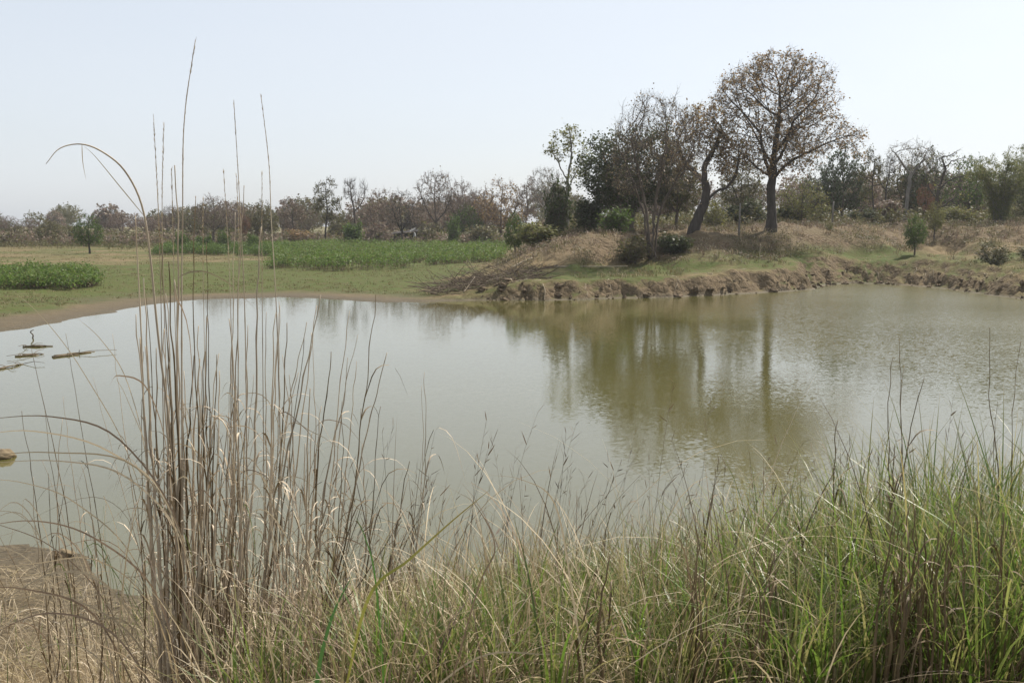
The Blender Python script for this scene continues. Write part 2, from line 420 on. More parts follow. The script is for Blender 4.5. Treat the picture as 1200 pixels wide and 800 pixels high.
def water_mat():
    m, N, L = newmat('pond water')
    tc = N.new('ShaderNodeTexCoord')
    def noise(s, d, sc=(1, 1, 1), rot=0):
        mp = N.new('ShaderNodeMapping'); mp.inputs['Scale'].default_value = sc; mp.inputs['Rotation'].default_value = (0, 0, rot)
        L.new(tc.outputs['Object'], mp.inputs[0])
        n = N.new('ShaderNodeTexNoise'); n.inputs['Scale'].default_value = s; n.inputs['Detail'].default_value = d
        L.new(mp.outputs[0], n.inputs['Vector']); return n.outputs[0]
    def ripples(scale, sc, rot):
        mp = N.new('ShaderNodeMapping'); mp.inputs['Scale'].default_value = sc; mp.inputs['Rotation'].default_value = (0, 0, rot)
        L.new(tc.outputs['Object'], mp.inputs[0])
        n = N.new('ShaderNodeTexNoise'); n.inputs['Scale'].default_value = scale; n.inputs['Detail'].default_value = 1.5
        L.new(mp.outputs[0], n.inputs['Vector'])
        v = N.new('ShaderNodeVectorMath'); v.operation = 'SUBTRACT'; v.inputs[1].default_value = (.5, .5, .5)
        L.new(n.outputs['Color'], v.inputs[0]); return v.outputs[0]
    gust = noise(.07, 3, (1, 1.6, 1), .3)
    gm = N.new('ShaderNodeMapRange'); gm.inputs[1].default_value = .36; gm.inputs[2].default_value = .62
    gm.inputs[3].default_value = .55; gm.inputs[4].default_value = 1.3
    L.new(gust, gm.inputs[0])
    sx = N.new('ShaderNodeSeparateXYZ'); L.new(tc.outputs['Object'], sx.inputs[0])
    wr = ramp(N, [(.03, .03, .03, 0), (.035, .035, .035, .4), (.07, .07, .07, .55), (.10, .10, .10, .70), (.34, .34, .34, .86), (.38, .38, .38, 1)])
    xr = N.new('ShaderNodeMapRange'); xr.inputs[1].default_value = -15; xr.inputs[2].default_value = 20
    L.new(sx.outputs[0], xr.inputs[0]); L.new(xr.outputs[0], wr.inputs[0])
    mv = N.new('ShaderNodeMath'); mv.operation = 'MULTIPLY'; L.new(gm.outputs[0], mv.inputs[0]); L.new(wr.outputs[0], mv.inputs[1])
    ra, rb = ripples(24, (.6, 1, 1), .35), ripples(8, (.6, 1, 1), -.25)
    ad = N.new('ShaderNodeVectorMath'); ad.operation = 'ADD'; L.new(ra, ad.inputs[0])
    hb = N.new('ShaderNodeVectorMath'); hb.operation = 'SCALE'; hb.inputs[3].default_value = .4; L.new(rb, hb.inputs[0]); L.new(hb.outputs[0], ad.inputs[1])
    sc_ = N.new('ShaderNodeVectorMath'); sc_.operation = 'SCALE'; L.new(ad.outputs[0], sc_.inputs[0]); L.new(mv.outputs[0], sc_.inputs[3])
    fl_ = N.new('ShaderNodeVectorMath'); fl_.operation = 'MULTIPLY_ADD'; L.new(sc_.outputs[0], fl_.inputs[0])
    fl_.inputs[1].default_value = (1.2, 1.5, 0); fl_.inputs[2].default_value = (0, 0, 1)
    b2 = N.new('ShaderNodeVectorMath'); b2.operation = 'NORMALIZE'; L.new(fl_.outputs[0], b2.inputs[0])
    p = N.new('ShaderNodeBsdfPrincipled')
    murk = ramp(N, [(.080, .073, .022, .35), (.092, .084, .027, .65)]); L.new(gust, murk.inputs[0])
    L.new(murk.outputs[0], p.inputs['Base Color'])
    rg = N.new('ShaderNodeMapRange'); rg.inputs[1].default_value = 8; rg.inputs[2].default_value = 19; rg.inputs[3].default_value = .05; rg.inputs[4].default_value = .20
    L.new(sx.outputs[0], rg.inputs[0]); L.new(rg.outputs[0], p.inputs['Roughness'])
    p.inputs['IOR'].default_value = 1.75
    L.new(b2.outputs[0], p.inputs['Normal'])
    o = N.new('ShaderNodeOutputMaterial'); L.new(p.outputs[0], o.inputs[0])
    return m

# ------------------------------------------------------------------ ground and water
def axis(parts):
    out = []
    for a, b, s in parts: out.append(np.arange(a, b, s))
    return np.concatenate(out)
gx = axis([(-900, -200, 50), (-200, -60, 6), (-60, -30, 1), (-30, -9, .35), (-9, 7, .16), (7, 40, .2), (40, 70, 1), (70, 200, 6), (200, 901, 50)])
gy = axis([(-12, 2, .8), (2, 13, .16), (13, 30, .9), (30, 50, .35), (50, 74, .16), (74, 100, .35), (100, 160, 1.5), (160, 300, 8), (300, 1500, 60)])
GX, GY = np.meshgrid(gx, gy)
Z, SD, RR, BERM, FK = height(GX.ravel(), GY.ravel(), True)
ny, nx = GX.shape
Zg = Z.reshape(ny, nx)
dzx = np.gradient(Zg, gx, axis=1); dzy = np.gradient(Zg, gy, axis=0)
slope = np.hypot(dzx, dzy).ravel()
gmb = MB()
ii = (np.arange(ny - 1)[:, None] * nx + np.arange(nx - 1)[None]).ravel()
gmb.add(np.stack([GX.ravel(), GY.ravel(), Z], 1), np.stack([ii, ii + 1, ii + nx + 1, ii + nx], 1))
go = gmb.build('ground', ground_mat())
tag(go, 'earth around the pond, from the grassy near bank to the dry far fields', None, None, 'structure')
xf, yf = GX.ravel(), GY.ravel()
left_green = .92 * sstep(1.0, 4.5, SD) * (1 - sstep(28, 44, SD) * .6) + .15
rt_green = .62 * np.exp(-((SD - 4.5) / 4.5) ** 2) + .22
green = (left_green * (1 - RR) + rt_green * RR) * FK + (1 - FK) * (.42 * sstep(-2.5, 0, xf))
soil = sstep(.5, 1.1, slope) * RR * FK + .85 * sstep(.3, 1.2, BERM) * FK + .3 * (1 - FK)
wet = (1 - sstep(.03, .20, Z)) * (1 - RR) + (1 - sstep(.0, .12, Z)) * RR
wet = np.where(FK < .5, 1 - sstep(.0, .5, Z), wet)
for nme, arr in (('green', green), ('soil', soil), ('wet', wet)):
    a = go.data.attributes.new(nme, 'FLOAT', 'POINT'); a.data.foreach_set('value', np.clip(arr, 0, 1).astype(np.float32))

wm = MB()
wx = np.linspace(-60, 60, 25); wy = np.linspace(6, 90, 19)
WX, WY = np.meshgrid(wx, wy)
ii = (np.arange(18)[:, None] * 25 + np.arange(24)[None]).ravel()
wm.add(np.stack([WX.ravel(), WY.ravel(), 0 * WX.ravel()], 1), np.stack([ii, ii + 1, ii + 26, ii + 25], 1))
tag(wm.build('water', water_mat()), 'murky olive pond water mirroring the sky and trees', None, None, 'structure')

# ------------------------------------------------------------------ haze: the dusty air of the place
def haze(density):
    m, N, L = newmat('haze')
    v = N.new('ShaderNodeVolumePrincipled')
    v.inputs['Color'].default_value = (.94, .97, 1.0, 1)
    v.inputs['Density'].default_value = density
    v.inputs['Anisotropy'].default_value = .3
    o = N.new('ShaderNodeOutputMaterial'); L.new(v.outputs[0], o.inputs['Volume'])
    b = MB()
    x0, x1, y0, y1, z0, z1 = -360, 360, -30, 400, -3.5, 22
    V = [(x, y, z) for z in (z0, z1) for y in (y0, y1) for x in (x0, x1)]
    b.add(V, [(0, 2, 3, 1), (4, 5, 7, 6), (0, 1, 5, 4), (2, 6, 7, 3), (0, 4, 6, 2), (1, 3, 7, 5)])
    tag(b.build('haze', m, smooth=False), 'thin pale dust haze in the air over the fields', None, None, 'stuff')
haze(.00028)

# ------------------------------------------------------------------ trees
def resample(P, step):
    P = np.asarray(P, float)
    d = np.concatenate([[0], np.cumsum(np.linalg.norm(np.diff(P, axis=0), axis=1))])
    n = max(2, int(d[-1] / step) + 1)
    t = np.linspace(0, d[-1], n)
    return np.stack([np.interp(t, d, P[:, i]) for i in range(3)], 1)
def crom(P, n):
    P = np.asarray(P, float)
    Q = np.vstack([2 * P[0] - P[1], P, 2 * P[-1] - P[-2]])
    out = []
    for i in range(1, len(Q) - 2):
        t = np.linspace(0, 1, n, endpoint=False)[:, None]
        a, b, c, d = Q[i - 1], Q[i], Q[i + 1], Q[i + 2]
        out.append(.5 * ((2 * b) + (-a + c) * t + (2 * a - 5 * b + 4 * c - d) * t ** 2 + (-a + 3 * b - 3 * c + d) * t ** 3))
    return np.vstack(out + [P[-1:]])

def skeleton(stems, blobs, natt, step, kill, seed, infl=None, tip_r=.012, base_r=.3, up=.15, jit=.25, shell=.0, clump=0.0, iters=110):
    """branches grown towards points spread through the crown (space colonisation)"""
    g = np.random.default_rng(seed)
    pos, par = [], []
    for st in stems:
        P = resample(crom(st, 6), step)
        P[1:-1] += g.normal(size=(len(P) - 2, 3)) * step * .10
        if pos:
            A = np.array(pos); k = int(np.argmin(np.linalg.norm(A - P[0], axis=1)))
            p = k if np.linalg.norm(A[k] - P[0]) < step * 2 else -1
        else: p = -1
        for j, q in enumerate(P):
            if j == 0 and p >= 0: continue
            pos.append(q); par.append(p); p = len(pos) - 1
    nst = len(pos)
    at_ = []
    vol = np.array([a * b * c for (_, (a, b, c)) in blobs]); vol = vol / vol.sum()
    for (cen, rad), vf in zip(blobs, vol):
        n = int(natt * vf) + 5
        d = g.normal(size=(n, 3)); d /= np.linalg.norm(d, axis=1, keepdims=True)
        r = g.random(n) ** (1 / 3); r = r * (1 - shell) + shell * (1 - (1 - r) ** 2)
        r = np.where(g.random(n) < .12, r * 1.12, r)
        at_.append(np.array(cen) + d * r[:, None] * np.array(rad))
    A = np.vstack(at_)
    if clump > 0:
        sz = np.ptp(A, axis=0).max()
        v = fbm(A[:, 0] / sz * 7 + seed, A[:, 2] / sz * 7 + A[:, 1] / sz * 5, 2)
        A = A[(v > -clump * .12) | (g.random(len(A)) > clump)]
    infl = infl or kill * 6
    N = np.array(pos)
    D = np.linalg.norm(A[:, None] - N[None], axis=2)
    ni = D.argmin(1); nd = D.min(1)
    cnt = {}
    for it in range(iters):
        if not len(A): break
        lim = infl if it > 10 else infl * 3
        m = nd < lim
        if not m.any():
            lim = nd.min() * 1.2; m = nd < lim
        idx = ni[m]; dv = A[m] - np.array(pos)[idx]
        dv /= np.linalg.norm(dv, axis=1, keepdims=True) + 1e-9
        u, inv = np.unique(idx, return_inverse=True)
        sm = np.zeros((len(u), 3)); np.add.at(sm, inv, dv)
        sm += np.array([0, 0, up]) + g.normal(size=sm.shape) * jit
        sm /= np.linalg.norm(sm, axis=1, keepdims=True) + 1e-9
        new = []
        for k, dd in zip(u, sm):
            c = cnt.get(k, 0)
            if c >= 3: continue
            cnt[k] = c + 1
            new.append((pos[k] + dd * step, int(k)))
        if not new: break
        s0 = len(pos)
        for q, k in new: pos.append(q); par.append(k)
        NN = np.array([q for q, _ in new])
        D = np.linalg.norm(A[:, None] - NN[None], axis=2)
        j = D.argmin(1); d = D[np.arange(len(A)), j]
        b = d < nd; nd[b] = d[b]; ni[b] = j[b] + s0
        keep = nd > kill
        A, nd, ni = A[keep], nd[keep], ni[keep]
    pos = np.array(pos); par = np.array(par)
    ch = [[] for _ in pos]
    for i, p in enumerate(par):
        if p >= 0: ch[p].append(i)
    tips = np.array([len(c) == 0 for c in ch])
    nt_ = max(tips.sum(), 2)
    n = np.clip(math.log(nt_) / math.log(base_r / tip_r), 1.6, 3.2)
    acc = np.zeros(len(pos))
    for i in range(len(pos) - 1, -1, -1):
        if not ch[i]: acc[i] = 1
        if par[i] >= 0: acc[par[i]] += acc[i]
    rad = tip_r * acc ** (1 / n)
    rad *= np.where(rad > tip_r * 3, base_r / rad.max(), 1) if rad.max() > base_r else 1
    for _ in range(2):   # relax kinks
        q = pos.copy()
        for i in range(nst, len(pos)):
            if ch[i]:
                c = max(ch[i], key=lambda k: acc[k])
                q[i] = pos[i] * .5 + (pos[par[i]] + pos[c]) * .25
        pos = q
    return pos, par, ch, rad, tips

def wood(mb, sk, flare=1.5, minr=0, mi=0, thin=99):
    pos, par, ch, rad, tips = sk
    stack = [(i, -1) for i in range(len(pos)) if par[i] < 0]
    while stack:
        i, p = stack.pop()
        c = [i] if p < 0 else [p, i]
        while ch[c[-1]]:
            k = sorted(ch[c[-1]], key=lambda q: -rad[q])
            for o in k[1:]: stack.append((o, c[-1]))
            c.append(k[0])
        if len(c) < 2: continue
        P = pos[c]; r = rad[c].copy()
        if p >= 0: r[0] = min(r[0], r[1] * 1.25)
        else:
            z = P[:, 2] - P[0, 2]; r = r * (1 + (flare - 1) * np.exp(-z / (rad[i] * 2.2)))
            P = P.copy(); P[0, 2] -= .35
        R0 = r.max()
        mb.tube(P, r, 8 if R0 > .12 else 5 if R0 > .03 else 3, cap=False, mi=mi)

def twigset(sk, g, per, length, lim_r, up=.3, spread=.8):
    """fine shoots at the ends of the skeleton: returns (N,3,3) polylines"""
    pos, par, ch, rad, tips = sk
    ids = np.where((rad < lim_r) & (par >= 0))[0]
    ids = np.repeat(ids, per)
    ids = ids[g.random(len(ids)) < .9]
    base = pos[ids]
    d0 = pos[ids] - pos[par[ids]]; d0 /= np.linalg.norm(d0, axis=1, keepdims=True) + 1e-9
    d = d0 + g.normal(size=d0.shape) * spread; d[:, 2] += up
    d /= np.linalg.norm(d, axis=1, keepdims=True)
    L = (length * g.uniform(.5, 1.4, len(ids)))[:, None]
    mid = base + d * L * .5 + g.normal(size=d.shape) * L * .06
    d2 = d + g.normal(size=d.shape) * .35; d2[:, 2] += up * .4
    d2 /= np.linalg.norm(d2, axis=1, keepdims=True)
    return np.stack([base, mid, mid + d2 * L * .5], 1)

def make_tree(sk, seed, bark, leaf, twig=(3, .6, .05, .008), nleaf=2, lsize=.2, aspect=.6, leaf_prob=1.0, droop=.3, spreadleaf=.15, flare=1.5, up=.3):
    """returns the trunk mesh (trunk, limbs, twigs) and the crown mesh (leaves)"""
    g = np.random.default_rng(seed + 99)
    wmb = MB(); wood(wmb, sk, flare)
    tw = twigset(sk, g, twig[0], twig[1], twig[2], up)
    if len(tw): wmb.twigs(tw, twig[3])
    lmb = MB()
    if leaf and len(tw) and nleaf:
        P = np.repeat(tw, nleaf, axis=0)
        f = g.random((len(P), 1))
        Q = np.where(f < .5, P[:, 0] + (P[:, 1] - P[:, 0]) * f * 2, P[:, 1] + (P[:, 2] - P[:, 1]) * (f * 2 - 1))
        Q = Q + g.normal(size=Q.shape) * spreadleaf
        v = fbm(Q[:, 0] * .9 + seed, Q[:, 2] * .9 + Q[:, 1] * .7, 2)
        Q = Q[(g.random(len(Q)) < leaf_prob * np.clip(.85 + v * 2.2, .15, 1.5))]
        if len(Q): lmb.leaves(Q, lsize, g, aspect=aspect, droop=droop)
    return wmb.mesh('trunk', M[bark]), (lmb.mesh('crown', M[leaf]) if lmb.n else None)

def put_tree(name, meshes, loc, label, cat='tree', group=None, scale=(1, 1, 1), rz=0):
    e = empty(name, loc, label, cat, group, rz)
    e.scale = scale
    for nme, me in zip(('trunk', 'crown'), meshes):
        if me is None: continue
        o = bpy.data.objects.new(nme, me); C.objects.link(o); o.parent = e
    return e

def base_at(px, Y):
    x = (px - 600) / FPX * (Y * CP + 0.0)
    d = raydir(px, 270); x = d[0] * Y / d[1]
    return np.array([x, Y, ground(x, Y)])
def top_h(px, py, Y, z):
    return at(px, py, Y)[2] - z
MPP = lambda Y: Y / FPX           # metres per photo pixel at depth Y

# ---- the big spreading tree on the bank
b = base_at(903, 75); k = MPP(75); H = top_h(903, 57, 75, b[2])
def loc_(px, py, Y, b, dy=0): return tuple(at(px, py, Y) - b + np.array([0, dy, 0]))
stems = [[(0, 0, 0), (.06, 0, 1.4), (-.05, .1, H * .22), (.10, .15, H * .32), (.12, .1, H * .44), (.35, .2, H * .56), (.45, .1, H * .68)],
         [(-.02, .1, H * .27), (-.45, -.3, H * .36), (-.95, -.7, H * .45), (-1.2, -.8, H * .54)],
         [(.05, .1, H * .29), (.8, -.5, H * .36), (1.7, -.9, H * .41), (2.6, -1.0, H * .44)],
         [(.12, .15, H * .36), (1.0, .8, H * .45), (1.5, 1.1, H * .54)],
         [(.1, .15, H * .35), (-.3, 1.0, H * .44), (-.8, 1.5, H * .52)],
         [(-.02, .1, H * .30), (-1.1, .5, H * .36), (-2.0, .8, H * .43)],
         [(.12, .1, H * .42), (.8, -1.0, H * .53), (1.1, -1.4, H * .6)]]
blobs = []
for px, py, rx, ry, dy in [(908, 120, 60, 50, 0), (921, 78, 40, 21, .3), (868, 112, 33, 27, -.5), (950, 148, 48, 34, .8), (984, 163, 30, 16, -.6), (872, 168, 36, 36, .4), (912, 178, 50, 30, -1.2), (945, 105, 34, 34, -.8)]:
    blobs.append((loc_(px, py, 75, b, dy), (rx * k, max(1.4, rx * k * .85), ry * k)))
g = np.random.default_rng(212)
for px, py in [(836, 98), (848, 84), (866, 74), (888, 62), (905, 56), (922, 55), (940, 62), (955, 70), (969, 77), (978, 98), (986, 124), (1000, 146), (1012, 158), (1013, 172), (838, 120), (832, 142), (990, 140)]:
    blobs.append((loc_(px, py + 13, 75, b, g.normal(0, .8)), (g.uniform(.5, .9), .8, g.uniform(.4, .8))))
sk = skeleton(stems, blobs, 4400, .24, .29, 21, infl=1.8, tip_r=.011, base_r=.33, up=.14, jit=.42, shell=.15, clump=.7)
big = make_tree(sk, 21, 'bark_dark', 'leaf_rust', (4, .52, .022, .0085), 3, .18, .7, .45, flare=1.7)
put_tree('spreading_tree', big, b, 'tallest tree on the far bank, spreading half bare crown with rust brown leaves')

# ---- leaning forked tree left of it
b = base_at(812, 73); H = top_h(812, 122, 73, b[2])
stems = [[(0, 0, 0), (.35, 0, 1.0), (.8, .1, 2.1), (.95, .1, 3.0), (.75, 0, 4.4), (.9, 0, H * .58)],
         [(.85, .1, 2.2), (1.7, -.1, 3.0), (2.4, -.2, 3.3), (3.0, -.3, 4.2), (3.2, -.2, 5.6)],
         [(.9, .1, 3.6), (-.2, .2, 4.6), (-.9, .2, 5.4), (-1.3, 0, 6.6)], [(.8, 0, 5.0), (1.7, .6, 6.4), (2.1, .7, 7.6)]]
blobs = [((.6, 0, H * .78), (2.2, 2.0, H * .22)), ((2.6, -.2, H * .6), (1.3, 1.6, H * .2)), ((-1.0, 0, H * .62), (1.1, 1.5, H * .16))]
sk = skeleton(stems, blobs, 1300, .26, .32, 5, infl=2.2, tip_r=.0115, base_r=.34, up=.15, jit=.35, clump=.4)
put_tree('leaning_tree', make_tree(sk, 5, 'bark_dark', 'leaf_rust', (4, .46, .028, .0095), 3, .19, .7, .6), b,
         'dark leaning tree forking low, with crooked limbs, just left of the tallest tree')

# ---- many stemmed slender tree in front of the grove
b = base_at(764, 65); H = top_h(764, 112, 65, b[2])
stems = []
g = np.random.default_rng(8)
for i in range(7):
    a = i / 7 * 2 * math.pi + .3; rr_ = .22
    dx, dy = math.cos(a), math.sin(a) * .8
    top = (2.6 * dx + (.3), 2.2 * dy, H * (.62 + .12 * g.random()))
    stems.append([(dx * rr_, dy * rr_, 0), (dx * .35, dy * .35, H * .17), (dx * .75, dy * .7, H * .34), top])
blobs = [((.1, 0, H * .74), (3.0, 2.6, H * .26)), ((1.9, 0, H * .6), (1.9, 2, H * .2)), ((-1.5, 0, H * .58), (1.8, 2, H * .22))]
sk = skeleton(stems, blobs, 1500, .28, .34, 9, infl=2.4, tip_r=.011, base_r=.17, up=.55, jit=.2, clump=.3)
put_tree('slender_tree', make_tree(sk, 9, 'bark_brown', 'leaf_buff', (4, .62, .03, .0085), 2, .15, .6, .38, flare=1.2, up=.6), b,
         'bare many stemmed tree with fine upright twigs, standing low on the mound front')

# ---- dense dark tree behind it
b = base_at(738, 79); H = top_h(735, 146, 79, b[2])
stems = [[(0, 0, 0), (.1, 0, 1.6), (.4, .2, 3.4), (.6, .1, H * .7)], [(.1, 0, 1.8), (-1.2, .2, 3.4), (-1.8, 0, 5.0)], [(.2, 0, 2.2), (1.6, -.2, 3.6), (2.4, 0, 5.2)]]
blobs = [((-1.1, 0, H * .58), (2.9, 2.8, H * .36)), ((1.7, .2, H * .74), (2.2, 2.2, H * .26)), ((2.6, .2, H * .45), (2.4, 2.2, H * .22)), ((-.8, 0, H * .45), (2.6, 2.6, H * .25))]
sk = skeleton(stems, blobs, 900, .35, .5, 14, infl=2.6, tip_r=.014, base_r=.3, clump=.25, shell=.3)
put_tree('dense_tree', make_tree(sk, 14, 'bark_brown', 'leaf_dark', (5, .6, .05, .01), 6, .24, .6, 1.2, spreadleaf=.24), b,
         'broad dark green leafed tree behind the bare many stemmed tree')

# ---- tall thin tree with sparse yellow green leaves
b = base_at(665, 86); H = top_h(665, 146, 86, b[2])
stems = [[(0, 0, 0), (.05, 0, 2.4), (.0, .1, 4.6), (.3, 0, H * .72), (.1, 0, H * .95)], [(0, .1, 3.6), (.9, .1, 5.6), (1.3, 0, 7.0)], [(0, .1, 4.4), (-1.0, .1, 6.2), (-1.5, .2, 7.2)]]
blobs = [((.1, 0, H * .86), (1.5, 1.4, H * .14)), ((-1.1, 0, H * .74), (1.0, 1.0, H * .10)), ((1.1, 0, H * .70), (1.0, 1.1, H * .12)), ((.7, .1, H * .56), (1.0, 1.0, H * .07))]
sk = skeleton(stems, blobs, 300, .28, .42, 17, infl=2.2, tip_r=.012, base_r=.15, clump=.5)
put_tree('thin_tree', make_tree(sk, 17, 'bark_grey', 'leaf_yellow', (4, .45, .04, .009), 4, .24, .6, .62), b,
         'tall thin tree with airy yellow green leaf tufts, leftmost high tree on the mound')

# ---- pale grey straight trunk tree, right
b = base_at(1060, 92); H = top_h(1063, 166, 92, b[2])
stems = [[(0, 0, 0), (.15, 0, 2.6), (.35, 0, 5.0), (.5, .1, H * .8)], [(.3, 0, 4.4), (1.4, .1, 6.0), (2.0, 0, 7.2)], [(.3, 0, 4.6), (-.9, 0, 6.2), (-1.6, 0, 7.0)]]
blobs = [((.2, 0, H * .84), (2.2, 1.9, H * .17)), ((1.7, 0, H * .76), (1.2, 1.3, H * .16)), ((-1.4, 0, H * .74), (1.2, 1.3, H * .13))]
sk = skeleton(stems, blobs, 500, .3, .42, 23, infl=2.2, tip_r=.012, base_r=.2, clump=.35, up=.3)
put_tree('pale_trunk_tree', make_tree(sk, 23, 'bark_grey', 'leaf_buff', (4, .5, .035, .009), 2, .14, .6, .4), b,
         'tree with straight pale grey trunk and hazy bare crown, right of the tallest tree')

# ---- gnarled bare black tree, right
b = base_at(1100, 88); H = top_h(1100, 176, 88, b[2])
stems = [[(0, 0, 0), (-.35, 0, 1.4), (-.3, 0, 2.6), (.05, .1, 4.0), (.3, 0, 5.2), (-.05, 0, 6.2), (.5, .1, H * .92), (1.4, 0, H)],
         [(-.2, 0, 3.4), (1.0, .1, 4.3), (2.0, 0, 4.6), (2.6, 0, 4.9)], [(.3, 0, 5.3), (.9, 0, 5.9), (1.8, 0, 6.1)], [(-.3, 0, 2.6), (-1.0, 0, 3.4), (-1.2, .2, 4.4)],
         [(-.35, 0, 1.5), (.7, 0, 2.2), (1.6, .2, 2.9)]]
blobs = [((.6, 0, H * .88), (1.4, 1.0, H * .12)), ((1.8, 0, H * .65), (1.0, 1.0, H * .1)), ((-.8, 0, H * .5), (.8, .8, H * .14)), ((1.6, 0, H * .38), (1.2, 1.0, H * .14))]
sk = skeleton(stems, blobs, 260, .25, .36, 29, infl=1.8, tip_r=.016, base_r=.17, jit=.5, clump=.4)
put_tree('gnarled_tree', make_tree(sk, 29, 'bark_dark', 'leaf_yellow', (3, .35, .035, .011), 2, .18, .7, .30), b,
         'crooked black bare tree with a few yellow green leaves, left of the bamboo')

# ---- shared kinds for the rest of the wood (unit size: height 1, width about 1)
def proto(kind, seed):
    g = np.random.default_rng(seed)
    if kind == 'spread':      # bare vase shaped brown tree
        st = [[(0, 0, 0), (.01, 0, .16), (.0, .01, .30), (.05, 0, .6), (.03, 0, .85)]]
        for i in range(4):
            a = i * 1.57 + g.random(); st.append([(0, 0, .26 + .03 * i), (.18 * math.cos(a), .18 * math.sin(a), .45), (.33 * math.cos(a), .33 * math.sin(a), .66)])
        bl = [((0, 0, .66), (.48, .46, .33)), ((.2, 0, .55), (.3, .3, .2)), ((-.22, .1, .58), (.28, .3, .2))]
        sk = skeleton(st, bl, 620, .035, .052, seed, infl=.3, tip_r=.0022, base_r=.035, up=.25, jit=.3, clump=.35)
        return lambda bark, leaf, p: make_tree(sk, seed, bark, leaf, (4, .07, .005, .0017), 2, .024, .7, p, spreadleaf=.015)
    if kind == 'dome':        # leafy rounded tree
        st = [[(0, 0, 0), (.01, 0, .2), (.02, 0, .45), (0, 0, .7)], [(0, 0, .2), (.2, .1, .45), (.3, .1, .6)], [(0, 0, .22), (-.2, -.1, .42), (-.3, 0, .6)]]
        bl = [((0, 0, .6), (.42, .4, .38)), ((.2, .1, .5), (.3, .3, .3)), ((-.22, 0, .48), (.28, .3, .3))]
        sk = skeleton(st, bl, 420, .045, .065, seed, infl=.32, tip_r=.0026, base_r=.03, clump=.3, shell=.25)
        return lambda bark, leaf, p: make_tree(sk, seed, bark, leaf, (5, .075, .009, .0018), 4, .036, .65, p, spreadleaf=.025)
    if kind == 'tall':        # slender, leaves in tufts with gaps
        st = [[(.1, 0, 0), (.06, 0, .25), (.0, 0, .5), (.03, 0, .75), (0, 0, .95)]]
        bl = [((-.12, 0, .86), (.2, .2, .13)), ((.2, 0, .80), (.2, .2, .12)), ((-.28, 0, .62), (.2, .22, .12)), ((.28, 0, .58), (.2, .2, .1)), ((-.1, 0, .42), (.3, .25, .1)), ((.05, .1, .7), (.3, .25, .14))]
        sk = skeleton(st, bl, 330, .035, .055, seed, infl=.3, tip_r=.0024, base_r=.026, jit=.35, clump=.4)
        return lambda bark, leaf, p: make_tree(sk, seed, bark, leaf, (4, .06, .006, .0018), 3, .034, .65, p, spreadleaf=.02)
    if kind == 'candle':      # bare upswept brush heads on stout limbs
        st = [[(0, 0, 0), (.0, 0, .3), (-.02, 0, .55), (-.1, 0, .75), (-.12, 0, .92)], [(0, 0, .52), (.2, 0, .62), (.3, 0, .75), (.3, 0, .88)]]
        bl = [((-.14, 0, .8), (.2, .16, .2)), ((.3, 0, .8), (.12, .12, .15)), ((.02, 0, .7), (.12, .12, .12))]
        sk = skeleton(st, bl, 260, .03, .045, seed, infl=.22, tip_r=.002, base_r=.05, up=.9, jit=.15)
        return lambda bark, leaf, p: make_tree(sk, seed, bark, leaf, (5, .08, .005, .0016), 1, .02, .6, p, up=1.2, spreadleaf=.01)
    if kind == 'bush':
        st = [[(.05 * math.cos(i), .05 * math.sin(i), 0), (.15 * math.cos(i), .15 * math.sin(i), .3), (.26 * math.cos(i), .26 * math.sin(i), .55)] for i in range(6)]
        bl = [((0, 0, .32), (.36, .34, .28))]
        for j in range(10):
            a = g.random() * 6.28; rr_ = g.uniform(.15, .36); z_ = g.uniform(.25, .85)
            bl.append(((rr_ * math.cos(a) * (1.2 - z_ * .6), rr_ * math.sin(a), z_), (g.uniform(.07, .18), g.uniform(.07, .18), g.uniform(.07, .17))))
        sk = skeleton(st, bl, 320, .055, .08, seed, infl=.5, tip_r=.003, base_r=.02, clump=.7, shell=.1)
        return lambda bark, leaf, p: make_tree(sk, seed, bark, leaf, (5, .16, .02, .0028), 3, .085, .5, p * .7, spreadleaf=.04, up=.4)
protos = {}
def kind_meshes(kind, var, bark, leaf, p):
    key = (kind, var, bark, leaf, p)
    if key not in protos:
        if (kind, var) not in protos: protos[(kind, var)] = proto(kind, 40 + var * 7 + sum(map(ord, kind)))
        protos[key] = protos[(kind, var)](bark, leaf, p)
    return protos[key]
def tree(name, kind, var, bark, leaf, p, px, Y, top, wpx, label, cat='tree', group=None, sink=0.0):
    b = base_at(px, Y); b[2] -= sink
    h = max(.4, top_h(px, top, Y, b[2])); wd = wpx * MPP(Y)
    return put_tree(name, kind_meshes(kind, var, bark, leaf, p), b, label, cat, group, (wd, wd, h), random.uniform(-.5, .5) + math.pi * random.randint(0, 1))

WOOD = 'trees at the back of the fields'
